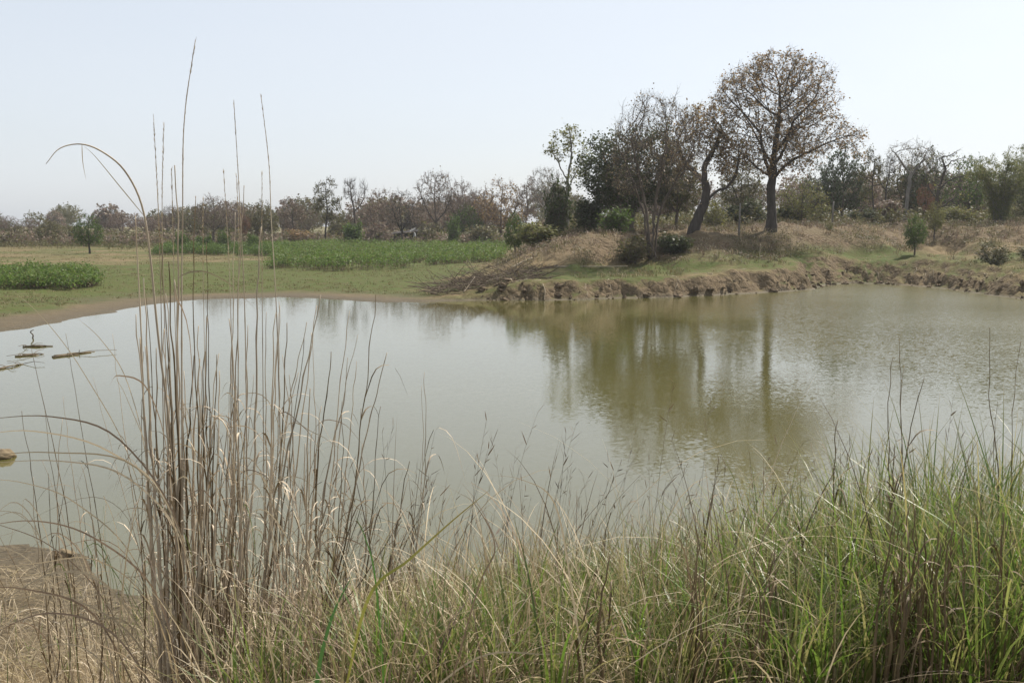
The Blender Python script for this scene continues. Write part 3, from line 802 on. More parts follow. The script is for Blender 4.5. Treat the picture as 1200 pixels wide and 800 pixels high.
# name, kind, variant, bark, leaf, leaf share, px, depth, top y, width px, label
for a in [
    ('field_tree', 'dome', 0, 'bark_dark', 'leaf_green', 1.2, 104, 108, 248, 34, 'small green tree with open crown standing alone in the left field'),
    ('bare_tree', 'spread', 0, 'bark_mauve', 'leaf_mauve', .5, 6, 165, 252, 36, 'hazy brown tree at the left edge of the photograph'),
    ('bare_tree', 'tall', 1, 'bark_brown', 'leaf_olive', .5, 17, 135, 258, 26, 'thin olive tree with dark trunk second from the left edge'),
    ('bare_tree', 'spread', 1, 'bark_mauve', 'leaf_mauve', .6, 36, 160, 255, 26, 'slim mauve brown tree left of the low green tree in the far left field'),
    ('green_tree', 'dome', 1, 'bark_brown', 'leaf_olive', .8, 60, 142, 258, 40, 'low dull green tree left of the lone field tree'),
    ('dark_bush', 'bush', 0, 'bark_brown', 'leaf_olive', .8, 88, 150, 262, 24, 'dark round bush just behind and left of the lone field tree'),
    ('bare_tree', 'spread', 0, 'bark_mauve', 'leaf_mauve', .7, 142, 158, 250, 46, 'broad mauve brown tree right of the lone field tree'),
    ('bare_tree', 'spread', 1, 'bark_mauve', 'leaf_mauve', .4, 176, 160, 253, 34, 'faint brown tree behind the arching dry reed'),
    ('bare_tree', 'spread', 0, 'bark_mauve', 'leaf_olive', .3, 203, 165, 240, 36, 'grey bare tree seen between the tall reed tops on the left'),
    ('olive_tree', 'dome', 0, 'bark_brown', 'leaf_olive', .7, 229, 150, 240, 44, 'olive tree touching the left side of the bare purple brown tree'),
    ('bare_tree', 'spread', 1, 'bark_brown', 'leaf_mauve', .45, 250, 140, 228, 48, 'purple brown bare tree with clear dark trunk above the green shrub strip'),
    ('bare_tree', 'spread', 0, 'bark_mauve', 'leaf_mauve', .5, 276, 160, 234, 40, 'pale brown tree between the purple brown tree and the red leafed one'),
    ('red_tree', 'tall', 0, 'bark_brown', 'leaf_red', 1.0, 287, 142, 250, 18, 'narrow rusty red leafed small tree behind the shrub strip'),
    ('olive_tree', 'dome', 1, 'bark_brown', 'leaf_olive', .7, 306, 146, 236, 44, 'brownish olive domed tree right of the narrow red one'),
    ('bare_tree', 'tall', 1, 'bark_brown', 'leaf_mauve', .7, 343, 142, 231, 40, 'reddish brown upright tree left of the tall airy tree'),
    ('grey_tree', 'spread', 1, 'bark_mauve', 'leaf_olive', .5, 362, 168, 244, 40, 'dull grey tree half hidden left of the tall airy tree'),
    ('airy_tree', 'tall', 0, 'bark_dark', 'leaf_olive', .75, 384, 138, 206, 38, 'tall airy tree with leaf tufts and curved trunk left of the round green bush'),
    ('brush_top_tree', 'candle', 0, 'bark_brown', 'leaf_mauve', .3, 416, 142, 209, 40, 'stout bare tree with brush like heads above the round green bush'),
    ('round_bush', 'bush', 1, 'bark_brown', 'leaf_green', 1.0, 414, 132, 254, 30, 'round fresh green bush at the back edge of the crop field'),
    ('olive_tree', 'dome', 0, 'bark_mauve', 'leaf_mauve', .8, 447, 150, 219, 48, 'light brown domed tree right of the brush headed tree'),
    ('bare_tree', 'spread', 1, 'bark_dark', 'leaf_mauve', .3, 471, 135, 222, 48, 'dark bare tree in front of the field hut'),
    ('tall_bare_tree', 'spread', 0, 'bark_brown', 'leaf_mauve', .5, 512, 145, 199, 54, 'tallest of the far bare trees, with open reddish crown, right of the field hut'),
    ('bare_tree', 'spread', 1, 'bark_mauve', 'leaf_mauve', .5, 541, 152, 210, 44, 'thin reddish bare tree just right of the tallest far bare tree'),
    ('green_tree', 'dome', 1, 'bark_brown', 'leaf_green', .7, 548, 150, 240, 42, 'fresh green tree low among the bare trees left of the brown dome'),
    ('pointed_bush', 'bush', 0, 'bark_brown', 'leaf_green', .9, 532, 133, 250, 20, 'upright green bush at the back of the crop field'),
    ('brown_tree', 'dome', 0, 'bark_mauve', 'leaf_rust', .75, 588, 150, 207, 62, 'broad rusty brown domed tree behind the yellowish shrub'),
    ('brown_tree', 'spread', 1, 'bark_mauve', 'leaf_mauve', .8, 562, 155, 222, 44, 'mauve brown tree against the left side of the rusty dome'),
    ('bare_tree', 'tall', 1, 'bark_mauve', 'leaf_mauve', .4, 618, 150, 207, 34, 'grey brown thin tree right of the rusty dome'),
    ('bare_tree', 'spread', 0, 'bark_grey', 'leaf_mauve', .15, 640, 128, 194, 48, 'pale bare tree behind the thin yellow green tree'),
    ('grey_bush', 'bush', 1, 'bark_brown', 'leaf_olive', .5, 567, 135, 257, 44, 'grey olive bush at the foot of the rusty dome'),
    ('grey_bush', 'bush', 0, 'bark_brown', 'leaf_olive', .5, 505, 140, 258, 40, 'dull bush under the tallest far bare tree'),
    ('dry_bush', 'bush', 1, 'bark_mauve', 'leaf_rust', .6, 350, 138, 264, 40, 'low reddish dry bush left of the round green bush'),
    ('dry_bush', 'bush', 0, 'bark_mauve', 'leaf_mauve', .6, 440, 140, 258, 44, 'low brown dry bush between the round green bush and the hut'),
    ('olive_bush', 'bush', 0, 'bark_brown', 'leaf_olive', .7, 396, 148, 250, 30, 'low olive bush behind the round green bush'),
    # grove on the mound
    ('evergreen_bush', 'bush', 0, 'bark_brown', 'leaf_dark', 1.0, 654, 82, 206, 42, 'dark pointed evergreen at the foot of the thin yellow green tree'),
    ('evergreen_bush', 'bush', 1, 'bark_brown', 'leaf_dark', 1.0, 690, 80, 222, 46, 'low dark evergreen between the pointed evergreen and the bright shrub'),
    ('bright_shrub', 'bush', 1, 'bark_brown', 'leaf_green', .55, 722, 73, 235, 50, 'bright green leafy shrub under the broad dark tree'),
    ('olive_tree', 'dome', 1, 'bark_brown', 'leaf_olive', .7, 792, 78, 170, 58, 'drooping olive tree between the many stemmed and the leaning tree'),
    ('yellow_shrub', 'bush', 0, 'bark_brown', 'leaf_yellow', 1.1, 632, 73.5, 259, 66, 'yellowish shrub at the left end of the mound beside the crop field'),
    ('green_shrub', 'dome', 1, 'bark_brown', 'leaf_green', .8, 604, 75.5, 250, 28, 'taller fresh green shrub at the left end of the mound'),
    ('dark_bush', 'bush', 1, 'bark_brown', 'leaf_dark', .9, 790, 66, 268, 52, 'dark bush low on the mound right of the many stemmed trunk'),
    ('grey_bush', 'bush', 0, 'bark_brown', 'leaf_olive', .6, 742, 65, 272, 50, 'grey olive bush low on the mound left of the many stemmed trunk'),
    ('yellow_reeds', 'bush', 0, 'bark_grey', 'leaf_yellow', .5, 836, 84, 232, 36, 'pale yellow green thicket seen below the crook of the leaning tree'),
    # behind and right of the tallest tree
    ('dark_bush', 'bush', 0, 'bark_brown', 'leaf_dark', 1.0, 872, 92, 232, 62, 'dark thicket behind the tallest tree on its left side'),
    ('dark_bush', 'bush', 1, 'bark_brown', 'leaf_dark', 1.0, 925, 92, 234, 58, 'dark thicket behind the tallest tree on its right side'),
    ('olive_tree', 'dome', 0, 'bark_brown', 'leaf_yellow', .7, 940, 90, 206, 62, 'yellowish olive tree low under the right half of the tallest crown'),
    ('olive_tree', 'dome', 1, 'bark_brown', 'leaf_olive', .6, 868, 95, 186, 62, 'dull olive tree behind the left half of the tallest crown'),
    ('blue_green_tree', 'dome', 1, 'bark_brown', 'leaf_teal', .9, 985, 100, 172, 62, 'blue green tree right of the tallest crown'),
    ('blue_green_tree', 'dome', 0, 'bark_brown', 'leaf_teal', .9, 962, 104, 188, 50, 'blue green tree between the yellowish tree and its larger twin'),
    ('bare_tree', 'tall', 1, 'bark_dark', 'leaf_olive', .5, 1020, 94, 172, 36, 'dark straight tree with small high crown left of the pale trunk'),
    ('slanting_tree', 'candle', 0, 'bark_dark', 'leaf_olive', .4, 1036, 100, 182, 34, 'forked slanting bare tree close left of the pale trunk'),
    ('dark_bush', 'bush', 0, 'bark_brown', 'leaf_dark', .9, 1010, 92, 243, 50, 'dark low thicket at the foot of the straight dark tree'),
    ('dry_bush', 'bush', 1, 'bark_mauve', 'leaf_mauve', .7, 1040, 96, 226, 44, 'dull brown thicket left of the pale trunk'),
    ('olive_tree', 'dome', 0, 'bark_brown', 'leaf_dark', .9, 1083, 106, 170, 62, 'dark green tree behind the pale trunk and the crooked black tree'),
    ('red_bush', 'tall', 0, 'bark_mauve', 'leaf_red', 1.0, 1084, 92, 214, 26, 'orange red leafed sapling left of the crooked black tree'),
    ('olive_tree', 'dome', 1, 'bark_brown', 'leaf_olive', .8, 1060, 108, 190, 60, 'dull olive tree behind the red leafed sapling'),
    ('green_tree', 'dome', 0, 'bark_brown', 'leaf_green', .9, 1133, 102, 180, 56, 'leafy green tree left of the bamboo clump'),
    ('blue_green_tree', 'dome', 1, 'bark_brown', 'leaf_teal', .9, 1212, 100, 182, 60, 'dark tree behind the bamboo at the right edge'),
    ('pale_bush', 'bush', 1, 'bark_grey', 'leaf_yellow', .5, 1118, 90, 236, 50, 'yellow green shrub at the foot of the crooked black tree'),
    ('bright_sapling', 'dome', 0, 'bark_brown', 'leaf_yellow', 1.0, 1095, 80, 234, 26, 'bright upright sapling on the crest below the red leafed one'),
    ('leafy_sapling', 'dome', 1, 'bark_brown', 'leaf_green', 1.0, 1073, 72, 252, 30, 'fresh green sapling standing on the bare slope of the far right bank'),
    ('grey_scrub', 'bush', 0, 'bark_grey', 'leaf_olive', .5, 1166, 64, 282, 50, 'grey green scrub on the slope at the right end of the bank'),
    ('grey_scrub', 'bush', 1, 'bark_grey', 'leaf_olive', .6, 1212, 63, 286, 50, 'dull scrub at the right edge beside the grey green scrub'),
    ('yellow_shrub', 'dome', 0, 'bark_grey', 'leaf_yellow', 1.0, 971, 78, 260, 10, 'tiny yellow shrub on the crest right of the tallest tree'),
]:
    tree(*a)

# ---- bamboo
def bamboo(px, Y, top, n, spread, label, seed):
    b = base_at(px, Y); H = top_h(px, top, Y, b[2])
    g = np.random.default_rng(seed)
    e = empty('bamboo_clump', b, label, 'bamboo')
    cm, lm = MB(), MB()
    for i in range(n):
        a = g.random() * 6.28; r = .5 * g.random() ** .5; out = g.uniform(.15, 1) * spread; h = H * g.uniform(.7, 1.02)
        d = np.array([math.cos(a), math.sin(a) * .8, 0])
        t = np.linspace(0, 1, 12)[:, None]
        P = d * (r + out * t ** 2.2) + np.array([0, 0, 1]) * h * (t - .22 * (out / spread) * t ** 4)
        cm.tube(P, np.linspace(.032, .006, 12), 4, cap=False)
        m = 46
        tt = g.uniform(.12, 1, m); ii = tt * 11; i0 = np.minimum(ii.astype(int), 10)
        Q = P[i0] + (P[i0 + 1] - P[i0]) * (ii - i0)[:, None]
        dd = g.normal(size=(m, 3)); dd[:, 2] = dd[:, 2] * .4 + .15
        dd /= np.linalg.norm(dd, axis=1, keepdims=True)
        L = (g.uniform(.3, .9, m) * (1.1 - tt * .5))[:, None]
        tw = np.stack([Q, Q + dd * L * .5, Q + dd * L + np.array([0, 0, -.12])], 1)
        cm.twigs(tw, .005)
        f = g.random((m * 7, 1)); T = np.repeat(tw, 7, 0)
        lm.leaves(T[:, 0] + (T[:, 2] - T[:, 0]) * f + g.normal(size=(m * 7, 3)) * .05, .20, g, aspect=.26, droop=.9)
    cm.build('culm', M['bark_grey'], e)
    lm.build('foliage', M['leaf_bamboo'], e)
bamboo(1170, 84, 163, 54, 3.2, 'feathery arching bamboo clump at the right side of the far bank', 4)
bamboo(1208, 90, 158, 40, 2.8, 'bamboo clump cut by the right edge of the photograph', 6)

# ---- far wood closing the plain behind the single trees
def far_wood():
    mb = MB(); g = np.random.default_rng(77)
    def soup(me):
        n = len(me.vertices); v = np.zeros(n * 3, np.float32); me.vertices.foreach_get('co', v)
        l = np.zeros(len(me.loops), np.int32); me.loops.foreach_get('vertex_index', l)
        return v.reshape(-1, 3), l.reshape(-1, 4)
    src = [kind_meshes('spread', 0, 'bark_mauve', 'leaf_mauve', .5), kind_meshes('dome', 0, 'bark_brown', 'leaf_olive', .7), kind_meshes('spread', 1, 'bark_mauve', 'leaf_mauve', .5)]
    geo = []
    for a, c in src:
        lv, lf = soup(c)
        k = max(1, len(lf) // 1500)
        q = lf[::k]; geo.append((soup(a), (lv[q.ravel()], np.arange(len(q) * 4).reshape(-1, 4))))
    for i in range(170):
        Y = g.uniform(172, 300); px = g.uniform(-60, 1260)
        if px > 640: Y = g.uniform(125, 200)
        x = raydir(px, 260)[0] * Y; z = ground(x, Y)
        if px < 210 and g.random() < .4: continue
        h = g.uniform(.45, 1.2) * (6.6 if px < 340 else 8.2) * (Y / 220) ** .4; wd = h * g.uniform(.8, 1.25); a = g.random() * 6.28
        (wv, wf), (lv, lf) = geo[int(g.integers(3))]
        Rm = np.array([[math.cos(a), -math.sin(a), 0], [math.sin(a), math.cos(a), 0], [0, 0, 1]])
        tr = lambda v: (v @ Rm.T) * np.array([wd, wd, h]) + np.array([x, Y, z])
        if i % 2 == 0: mb.add(tr(wv), wf, mi=0)
        lv2 = lv.reshape(-1, 4, 3); cen = lv2.mean(1, keepdims=True); lv2 = cen + (lv2 - cen) * 2.1
        mb.add(tr(lv2.reshape(-1, 3)), lf, mi=1 + int(g.integers(2)))
    o = mb.build('distant_wood', [M['bark_mauve'], M['leaf_mauve'], M['leaf_olive']])
    tag(o, 'hazy brown wood closing the plain behind the single trees', None, None, 'stuff')
far_wood()

# ------------------------------------------------------------------ crops and low cover on the far side
def patch_plants(name, inside, n, bbox, hgt, leaf, label, seed, nl=18, ls=.16, stem='wood_dark', skirt=False):
    g = np.random.default_rng(seed)
    X = g.uniform(bbox[0], bbox[1], n * 3); Y = g.uniform(bbox[2], bbox[3], n * 3)
    k = inside(X, Y); X, Y = X[k][:n], Y[k][:n]
    Zp = height(X, Y); n = len(X)
    h = hgt * g.uniform(.5, 1.2, n) * (1 + fbm(X * .5, Y * .5, 3) * 1.2)
    mb = MB()
    base = np.stack([X, Y, Zp], 1)
    lean = g.normal(size=(n, 3)) * .12; lean[:, 2] = 1
    P = np.stack([base, base + lean * (h * .5)[:, None], base + lean * h[:, None] + g.normal(size=(n, 3)) * .03], 1)
    mb.twigs(P, .012)
    B = np.repeat(base, nl, 0); hh = np.repeat(h, nl); ll = np.repeat(lean, nl, 0)
    f = g.random(len(B)) ** .6
    Q = B + ll * (hh * (.2 + .85 * f))[:, None] + g.normal(size=(len(B), 3)) * np.array([.17, .17, .05])
    mb.leaves(Q, ls, g, up=.6, aspect=.65, droop=.2, mi=1)
    if skirt:
        q = np.repeat(np.arange(n), 6); Q = base[q] + lean[q] * (h[q] * g.uniform(.05, .5, len(q)))[:, None] + g.normal(size=(len(q), 3)) * np.array([.15, .15, .03])
        mb.leaves(Q, ls * .8, g, aspect=.4, droop=.9, mi=2)
    o = mb.build(name, [M[stem], M[leaf], M['grass_brown']] if skirt else [M[stem], M[leaf]])
    tag(o, label, None, None, 'stuff')
def in_px(poly_far, poly_near):
    def f(X, Y):
        px = 600 + X / (Y * 1.0) * FPX * CP
        px = px + fbm(X * .4, Y * .4, 3) * 60
        return (px > np.interp(Y, *poly_far)) & (px < np.interp(Y, *poly_near)) & (fbm(X * .5 + 3, Y * .5, 3) > -.09)
    return f
patch_plants('crop_field', in_px(([77, 84, 132], [330, 322, 305]), ([77, 82, 90, 132], [452, 520, 588, 598])), 4200, (-42, 2, 76, 132), .95, 'leaf_crop',
             'green leafy crop filling the field beyond the meadow', 31, skirt=True)
patch_plants('crop_bed', in_px(([57, 70], [-40, -60]), ([57, 60, 70], [95, 122, 108])), 1500, (-42, -20, 57, 70), .75, 'leaf_crop',
             'block of dark green crop at the left edge of the meadow', 32, ls=.14, skirt=True)
patch_plants('low_shrubs', in_px(([100, 126], [185, 196]), ([100, 126], [335, 340])), 1500, (-50, -20, 104, 122), .9, 'leaf_green',
             'strip of low green shrubs across the left field', 33)
patch_plants('weeds', in_px(([110, 150], [20, -20]), ([110, 150], [200, 240])), 700, (-80, -40, 122, 150), .8, 'leaf_olive',
             'dull green weeds along the back of the left field', 34)
patch_plants('undergrowth', in_px(([130, 175], [-60, -60]), ([130, 175], [660, 660])), 3000, (-110, 12, 133, 172), 1.5, 'leaf_mauve',
             'dry brown undergrowth below the far trees', 35, nl=16, ls=.34)
patch_plants('undergrowth', in_px(([130, 175], [-60, -60]), ([130, 175], [660, 660])), 1500, (-110, 12, 133, 172), 1.9, 'leaf_olive',
             'olive green undergrowth below the far trees', 36, nl=16, ls=.34)
patch_plants('undergrowth', in_px(([86, 120], [640, 640]), ([86, 120], [1300, 1300])), 2600, (2, 75, 88, 118), 1.3, 'leaf_olive',
             'dull undergrowth below the trees behind the embankment', 37, nl=16, ls=.26)
def bank_patch(thr, o):
    def f(X, Y):
        z, sd_, rr, berm, fk = height(X, Y, True)
        return (rr > .6) & (sd_ > 2.5) & (berm > .25) & (fbm(X * .35 + o, Y * .35, 3) > thr)
    return f
patch_plants('low_scrub', bank_patch(-.02, 3), 2200, (0, 48, 56, 90), .42, 'leaf_olive', 'low grey green scrub in patches on the embankment', 38, nl=16, ls=.11)
patch_plants('low_scrub', bank_patch(.0, 40), 1500, (0, 48, 56, 90), .40, 'leaf_mauve', 'low withered scrub in patches on the embankment', 39, nl=16, ls=.10)
for i, (px, Y, tp, wp, lb) in enumerate([(213, 112, 270, 22, 'dark green shrub at the left end of the shrub strip'), (240, 114, 271, 24, 'rounded green shrub in the strip below the olive tree'),
                                         (262, 114, 268, 20, 'rounded green shrub right of the purple brown trunk'), (296, 114, 269, 18, 'rounded green shrub below the narrow red tree')]):
    tree('field_shrub', 'bush', i % 2, 'bark_brown', 'leaf_green', 1.0, px, Y, tp, wp, lb, 'bush', 'shrubs in the left field')

def tufts(name, n, px0, px1, y0, y1, hgt, mat, label, seed, dens=None, wid=.02, smin=1.0, bl=9):
    g = np.random.default_rng(seed)
    px = g.uniform(px0, px1, n); Y = np.exp(g.uniform(math.log(y0), math.log(y1), n))
    X = (px - 600) / FPX * Y / CP
    z, s, rr, berm, fk = height(X, Y, True)
    k = (s > smin) & (z > .05)
    if dens is not None: k &= g.random(n) < dens(X, Y, s, rr, berm)
    X, Y, z = X[k], Y[k], z[k]
    n = len(X); mb = MB()
    B = np.repeat(np.stack([X, Y, z], 1), bl, 0) + g.normal(size=(n * bl, 3)) * np.array([.16, .16, 0])
    a = g.uniform(0, 6.28, n * bl); th = np.abs(g.normal(0, .5, n * bl))
    L = np.repeat(hgt * g.uniform(.4, 1.4, n), bl) * g.uniform(.6, 1.2, n * bl)
    d = np.stack([np.cos(a) * np.sin(th), np.sin(a) * np.sin(th), np.cos(th)], 1)
    P = np.stack([B, B + d * L[:, None] * .55, B + d * L[:, None] * .85 + np.stack([np.cos(a), np.sin(a), 0 * a], 1) * (L * .25)[:, None]], 1)
    mb.ribbon(P, np.full(n * bl, wid) * g.uniform(.6, 1.4, n * bl), np.stack([-np.sin(a), np.cos(a), 0 * a], 1))
    tag(mb.build(name, M[mat], attr=True), label, None, None, 'stuff')
tufts('bank_grass', 6500, 480, 1260, 54, 86, .34, 'grass_dry', 'dry tufted grass on the mound and embankment', 51, lambda X, Y, s, rr, b: rr * (.04 + .30 * sstep(.2, 1.2, b)) * sstep(-.12, .08, fbm(X * .4 + 20, Y * .4, 3)), .035, 1.8)
tufts('bank_scrub', 2600, 560, 1260, 56, 86, .45, 'grass_brown', 'dark withered weeds on the embankment', 52, lambda X, Y, s, rr, b: rr * (.05 + .8 * sstep(.3, 1.4, b)) * sstep(-.05, .1, fbm(X * .35, Y * .35, 2)), .04, 2.5)
tufts('bank_weeds', 2200, 560, 1260, 56, 86, .35, 'grass_short', 'greenish weeds on the terrace and embankment', 53, lambda X, Y, s, rr, b: rr * .9 * sstep(0, .12, fbm(X * .3 + 9, Y * .3, 2)), .04, 2)
tufts('meadow_grass', 6500, -40, 620, 40, 118, .11, 'grass_short', 'short grazed grass on the meadow', 54, lambda X, Y, s, rr, b: (1 - rr) * (.3 + .7 * sstep(-.1, .1, fbm(X * .2, Y * .2, 2))), .04, 3)

# ------------------------------------------------------------------ dead wood, posts, hut, clods
def brush_pile():
    mb = MB(); g = np.random.default_rng(61)
    n = 520
    px = g.uniform(505, 640, n); Y = g.uniform(53.5, 60, n) + (px - 505) * .012
    X = (px - 600) / FPX * Y / CP
    z = height(X, Y)
    k = z > .02; X, Y, z, px = X[k], Y[k], z[k], px[k]; n = len(X)
    a = g.normal(.1, .7, n) + np.where(g.random(n) < .5, 0, math.pi); el = np.abs(g.normal(.1, .28, n)); L = g.uniform(.5, 2.4, n)
    d = np.stack([np.cos(a) * np.cos(el), np.sin(a) * np.cos(el), np.sin(el)], 1)
    B = np.stack([X, Y, z + g.uniform(0, .35, n) * np.exp(-((px - 540) / 40) ** 2)], 1)
    P = np.stack([B, B + d * (L * .5)[:, None] + g.normal(size=(n, 3)) * .06, B + d * L[:, None] + g.normal(size=(n, 3)) * .1], 1)
    P[:, :, 2] = np.maximum(P[:, :, 2], height(P[:, :, 0].ravel(), P[:, :, 1].ravel()).reshape(-1, 3) + .01)
    mb.twigs(P, g.uniform(.008, .028, n), 4)
    tag(mb.build('dead_brush', M['wood_dark']), 'tangle of dead brown branches at the left tip of the far bank', None, None, 'stuff')
brush_pile()
def stick(name, pts, r, mat, label, cat='branch', group=None, twig=0, lift=0.03):
    P = crom(np.array(pts, float), 5)
    c = P[0].copy()
    mb = MB(); mb.tube(P - c, np.linspace(r, r * .45, len(P)), 6)
    g = np.random.default_rng(int(abs(c[0]) * 1000) % 9999)
    for i in range(twig):
        q = P[g.integers(1, len(P) - 1)] - c; d = g.normal(size=3) * .5; d[2] = abs(d[2]) * .5
        mb.tube(np.array([q, q + d * .4 + [0, 0, .03], q + d]), [r * .45, r * .3, r * .15], 4)
    o = mb.build(name, M[mat]); o.location = c
    return tag(o, label, cat, group)
def on_ground(px, Y, lift=.03):
    b = base_at(px, Y); b[2] += lift; return b
stick('branch', [on_ground(548, 57, .2), on_ground(562, 57.2, .16), on_ground(592, 57.6, .12)], .05, 'wood_pale', 'bleached straight branch lying across the brush tangle')
stick('branch', [on_ground(543, 54.2, .05), on_ground(548, 54.8, .25), on_ground(556, 55.2, .7)], .04, 'wood_pale', 'pale stick leaning up from the water at the brush tangle', twig=2)
stick('branch', [on_ground(650, 61, .1), on_ground(690, 61.5, .12), on_ground(736, 62.5, .25)], .05, 'wood_pale', 'long pale pole lying along the terrace below the mound')
stick('branch', [on_ground(530, 57.2, .1), on_ground(540, 58, .5), on_ground(556, 59, 1.1)], .04, 'wood_dark', 'dark dead branch slanting up from the brush tangle', twig=5)
stick('log', [on_ground(600, 63.5, .1), on_ground(612, 63.8, .14), on_ground(624, 64, .16)], .09, 'wood_pale', 'short grey log at the foot of the yellowish shrub', 'log')
for px, Y, top, lb in [(866, 73, 232, 'grey post left of the tallest trunk'), (975, 84, 236, 'grey post right of the tallest trunk on the crest'), (891, 66, 286, 'thin pale stake on the slope below the tallest tree')]:
    b = base_at(px, Y); h = max(.6, min(2.4, top_h(px, top, Y, b[2])))
    mb = MB(); r = .075 if px != 891 else .03
    mb.tube(np.array([[0, 0, -.3], [.01, 0, h * .4], [.03, .02, h * .8], [.05, .02, h]]), [r, r * .95, r * .85, r * .75], 7)
    o = mb.build('fence_post' if px != 891 else 'stake', M['bark_grey'] if px != 891 else M['wood_pale']); o.location = b
    tag(o, lb, 'post')

# floating dead stems on the left
def float_bundle(px0, py0, px1, py1, n, r, label, seed, tw=3):
    g = np.random.default_rng(seed)
    a, b = at_z(px0, py0, .02), at_z(px1, py1, .02)
    mb = MB(); L = np.linalg.norm(b - a)
    for i in range(n):
        o1 = g.normal(size=3) * [.05, .10, .006]; f0, f1 = g.uniform(-.05, .3), g.uniform(.65, 1.05)
        P = np.array([a + (b - a) * (f0 + (f1 - f0) * t) + o1 + g.normal(size=3) * [.02, .03, .008] + [0, 0, .01 * math.sin(3.1 * t) - .01] for t in (0, .25, .5, .75, 1)])
        mb.tube(P - a, np.linspace(r, r * .5, 5), 5)
    for i in range(tw):
        q = (b - a) * g.uniform(.1, .9); d = np.array([g.normal() * .5, g.normal() * .5, .12 * g.random()])
        mb.tube(np.array([q, q + d * .5 + [0, 0, .05], q + d]), [r * .4, r * .3, r * .2], 4)
    o = mb.build('floating_stem', M['wood_wet']); o.location = a
    tag(o, label, 'driftwood', 'dead stems floating by the left shore')
float_bundle(20, 406, 62, 405, 4, .03, 'floating dead stem farthest out, nearest the left meadow', 1)
float_bundle(18, 417, 50, 415, 3, .03, 'short floating dead stem between the far and the long one', 2)
float_bundle(56, 418, 108, 412, 5, .033, 'longest and thickest floating bundle of dead stems, rightmost', 3)
float_bundle(0, 432, 32, 425, 2, .025, 'thin twig trailing in the water at the left edge', 4, 5)
P = at_z(38, 396, 0)
stick('twig', [P + [-.03, 0, -.1], P + [.03, 0, .1], P + [-.06, 0, .22], P + [.05, .02, .30]], .03, 'wood_dark', 'small dark twig poking out of the water near the left meadow', 'twig')

def clod(px, py, r, label, seed, z=0., mat='mud', name='mud_clod'):
    g = np.random.default_rng(seed); p = at_z(px, py, z)
    u = np.linspace(0, math.pi, 17)[:, None]; v = np.linspace(0, 2 * math.pi, 25)[None, :-1]
    D = np.stack([np.sin(u) * np.cos(v), np.sin(u) * np.sin(v), np.cos(u) + 0 * v], -1)
    n = 1 + .9 * fbm(D[..., 0] * 2.3 + seed + D[..., 2] * 3, D[..., 1] * 2.3 + D[..., 2] * 1.7, 4)
    V = D * n[..., None] * np.array([r, r * .8, r * .6])
    i = np.arange(16)[:, None] * 24; j = np.arange(24)[None]; j2 = (j + 1) % 24
    mb = MB(); mb.add(V.reshape(-1, 3), np.stack([i + j, i + 24 + j, i + 24 + j2, i + j2], -1).reshape(-1, 4))
    for _ in range(4): p = at_z(px, py, max(z, ground(p[0], p[1])))
    o = mb.build(name, M[mat]); o.location = p + np.array([0, 0, r * .1])
    tag(o, label, 'clod' if mat == 'mud' else 'stone')
clod(2, 536, .22, 'brown mud clod in the water, cut by the left edge', 3)
clod(76, 651, .11, 'small mud clod in the shallows by the left shore', 5)
# field hut
def hut():
    Y = 139; b = base_at(478, Y); k = MPP(Y)
    e = empty('field_hut', b, 'small dark open field hut with a pale sheet on its roof in the far trees', 'hut')
    def box(name, c, s, mat, parent):
        mb = MB(); c = np.array(c); s = np.array(s) / 2
        V = [c + s * np.array([x, y, z]) for z in (-1, 1) for y in (-1, 1) for x in (-1, 1)]
        mb.add(V, [(0, 2, 3, 1), (4, 5, 7, 6), (0, 1, 5, 4), (2, 6, 7, 3), (0, 4, 6, 2), (1, 3, 7, 5)])
        return mb.build(name, M[mat], parent, smooth=False)
    box('back_wall', (-.4, 1.2, .9), (3.0, .1, 1.8), 'shed', e)
    box('side_wall', (-1.9, .2, .7), (.1, 1.9, 1.4), 'shed', e)
    box('low_wall', (-1.4, -.6, .5), (1.6, .1, 1.0), 'shed', e)
    for x, y, h in ((-1.8, -.8, 1.7), (1.1, -.8, 2.1), (1.1, 1.1, 2.1)):
        mb = MB(); mb.tube(np.array([[x, y, -.3], [x, y, h * .5], [x, y, h]]), .06, 6); mb.build('post', M['shed'], e)
    r = MB()
    xs = np.linspace(-2.2, 1.5, 24); zz = 1.72 + (xs + 2.2) * .10 + .03 * np.sin(np.arange(24) * math.pi)
    zz = zz + .025 * (np.arange(24) % 2)
    V = np.concatenate([np.stack([xs, np.full(24, -1.2), zz], 1), np.stack([xs, np.full(24, 1.5), zz + .25], 1)])
    V = np.concatenate([V, V - [0, 0, .03]])
    i = np.arange(23)
    F = np.concatenate([np.stack([i, i + 1, i + 25, i + 24], 1), np.stack([i + 48, i + 72, i + 73, i + 49], 1), np.stack([i, i + 48, i + 49, i + 1], 1), np.stack([i + 24, i + 25, i + 73, i + 72], 1)])
    r.add(V, F); r.build('plank_roof', M['shed'], e, smooth=False)
    r = MB(); r.add(V * np.array([.22, .3, 1]) + np.array([.75, -.3, .26]), F); r.build('roof_sheet', M['sheet'], e, smooth=False)
    # cloth bag hanging on a pole beside it
    p = base_at(485, 137)
    e2 = empty('hanging_cloth', p, 'white cloth hung on a thin pole right of the field hut', 'cloth')
    mb = MB(); mb.tube(np.array([[0, 0, -.3], [0, 0, 1.2], [.05, 0, 2.6]]), .03, 5); mb.build('pole', M['shed'], e2)
    mb = MB(); zs = np.linspace(1.0, 1.95, 7)
    mb.tube(np.stack([.08 + .05 * np.sin(zs * 5), 0 * zs - .05, zs], 1), [.12, .17, .19, .17, .15, .12, .04], 9); mb.build('cloth', M['rag'], e2)
hut()

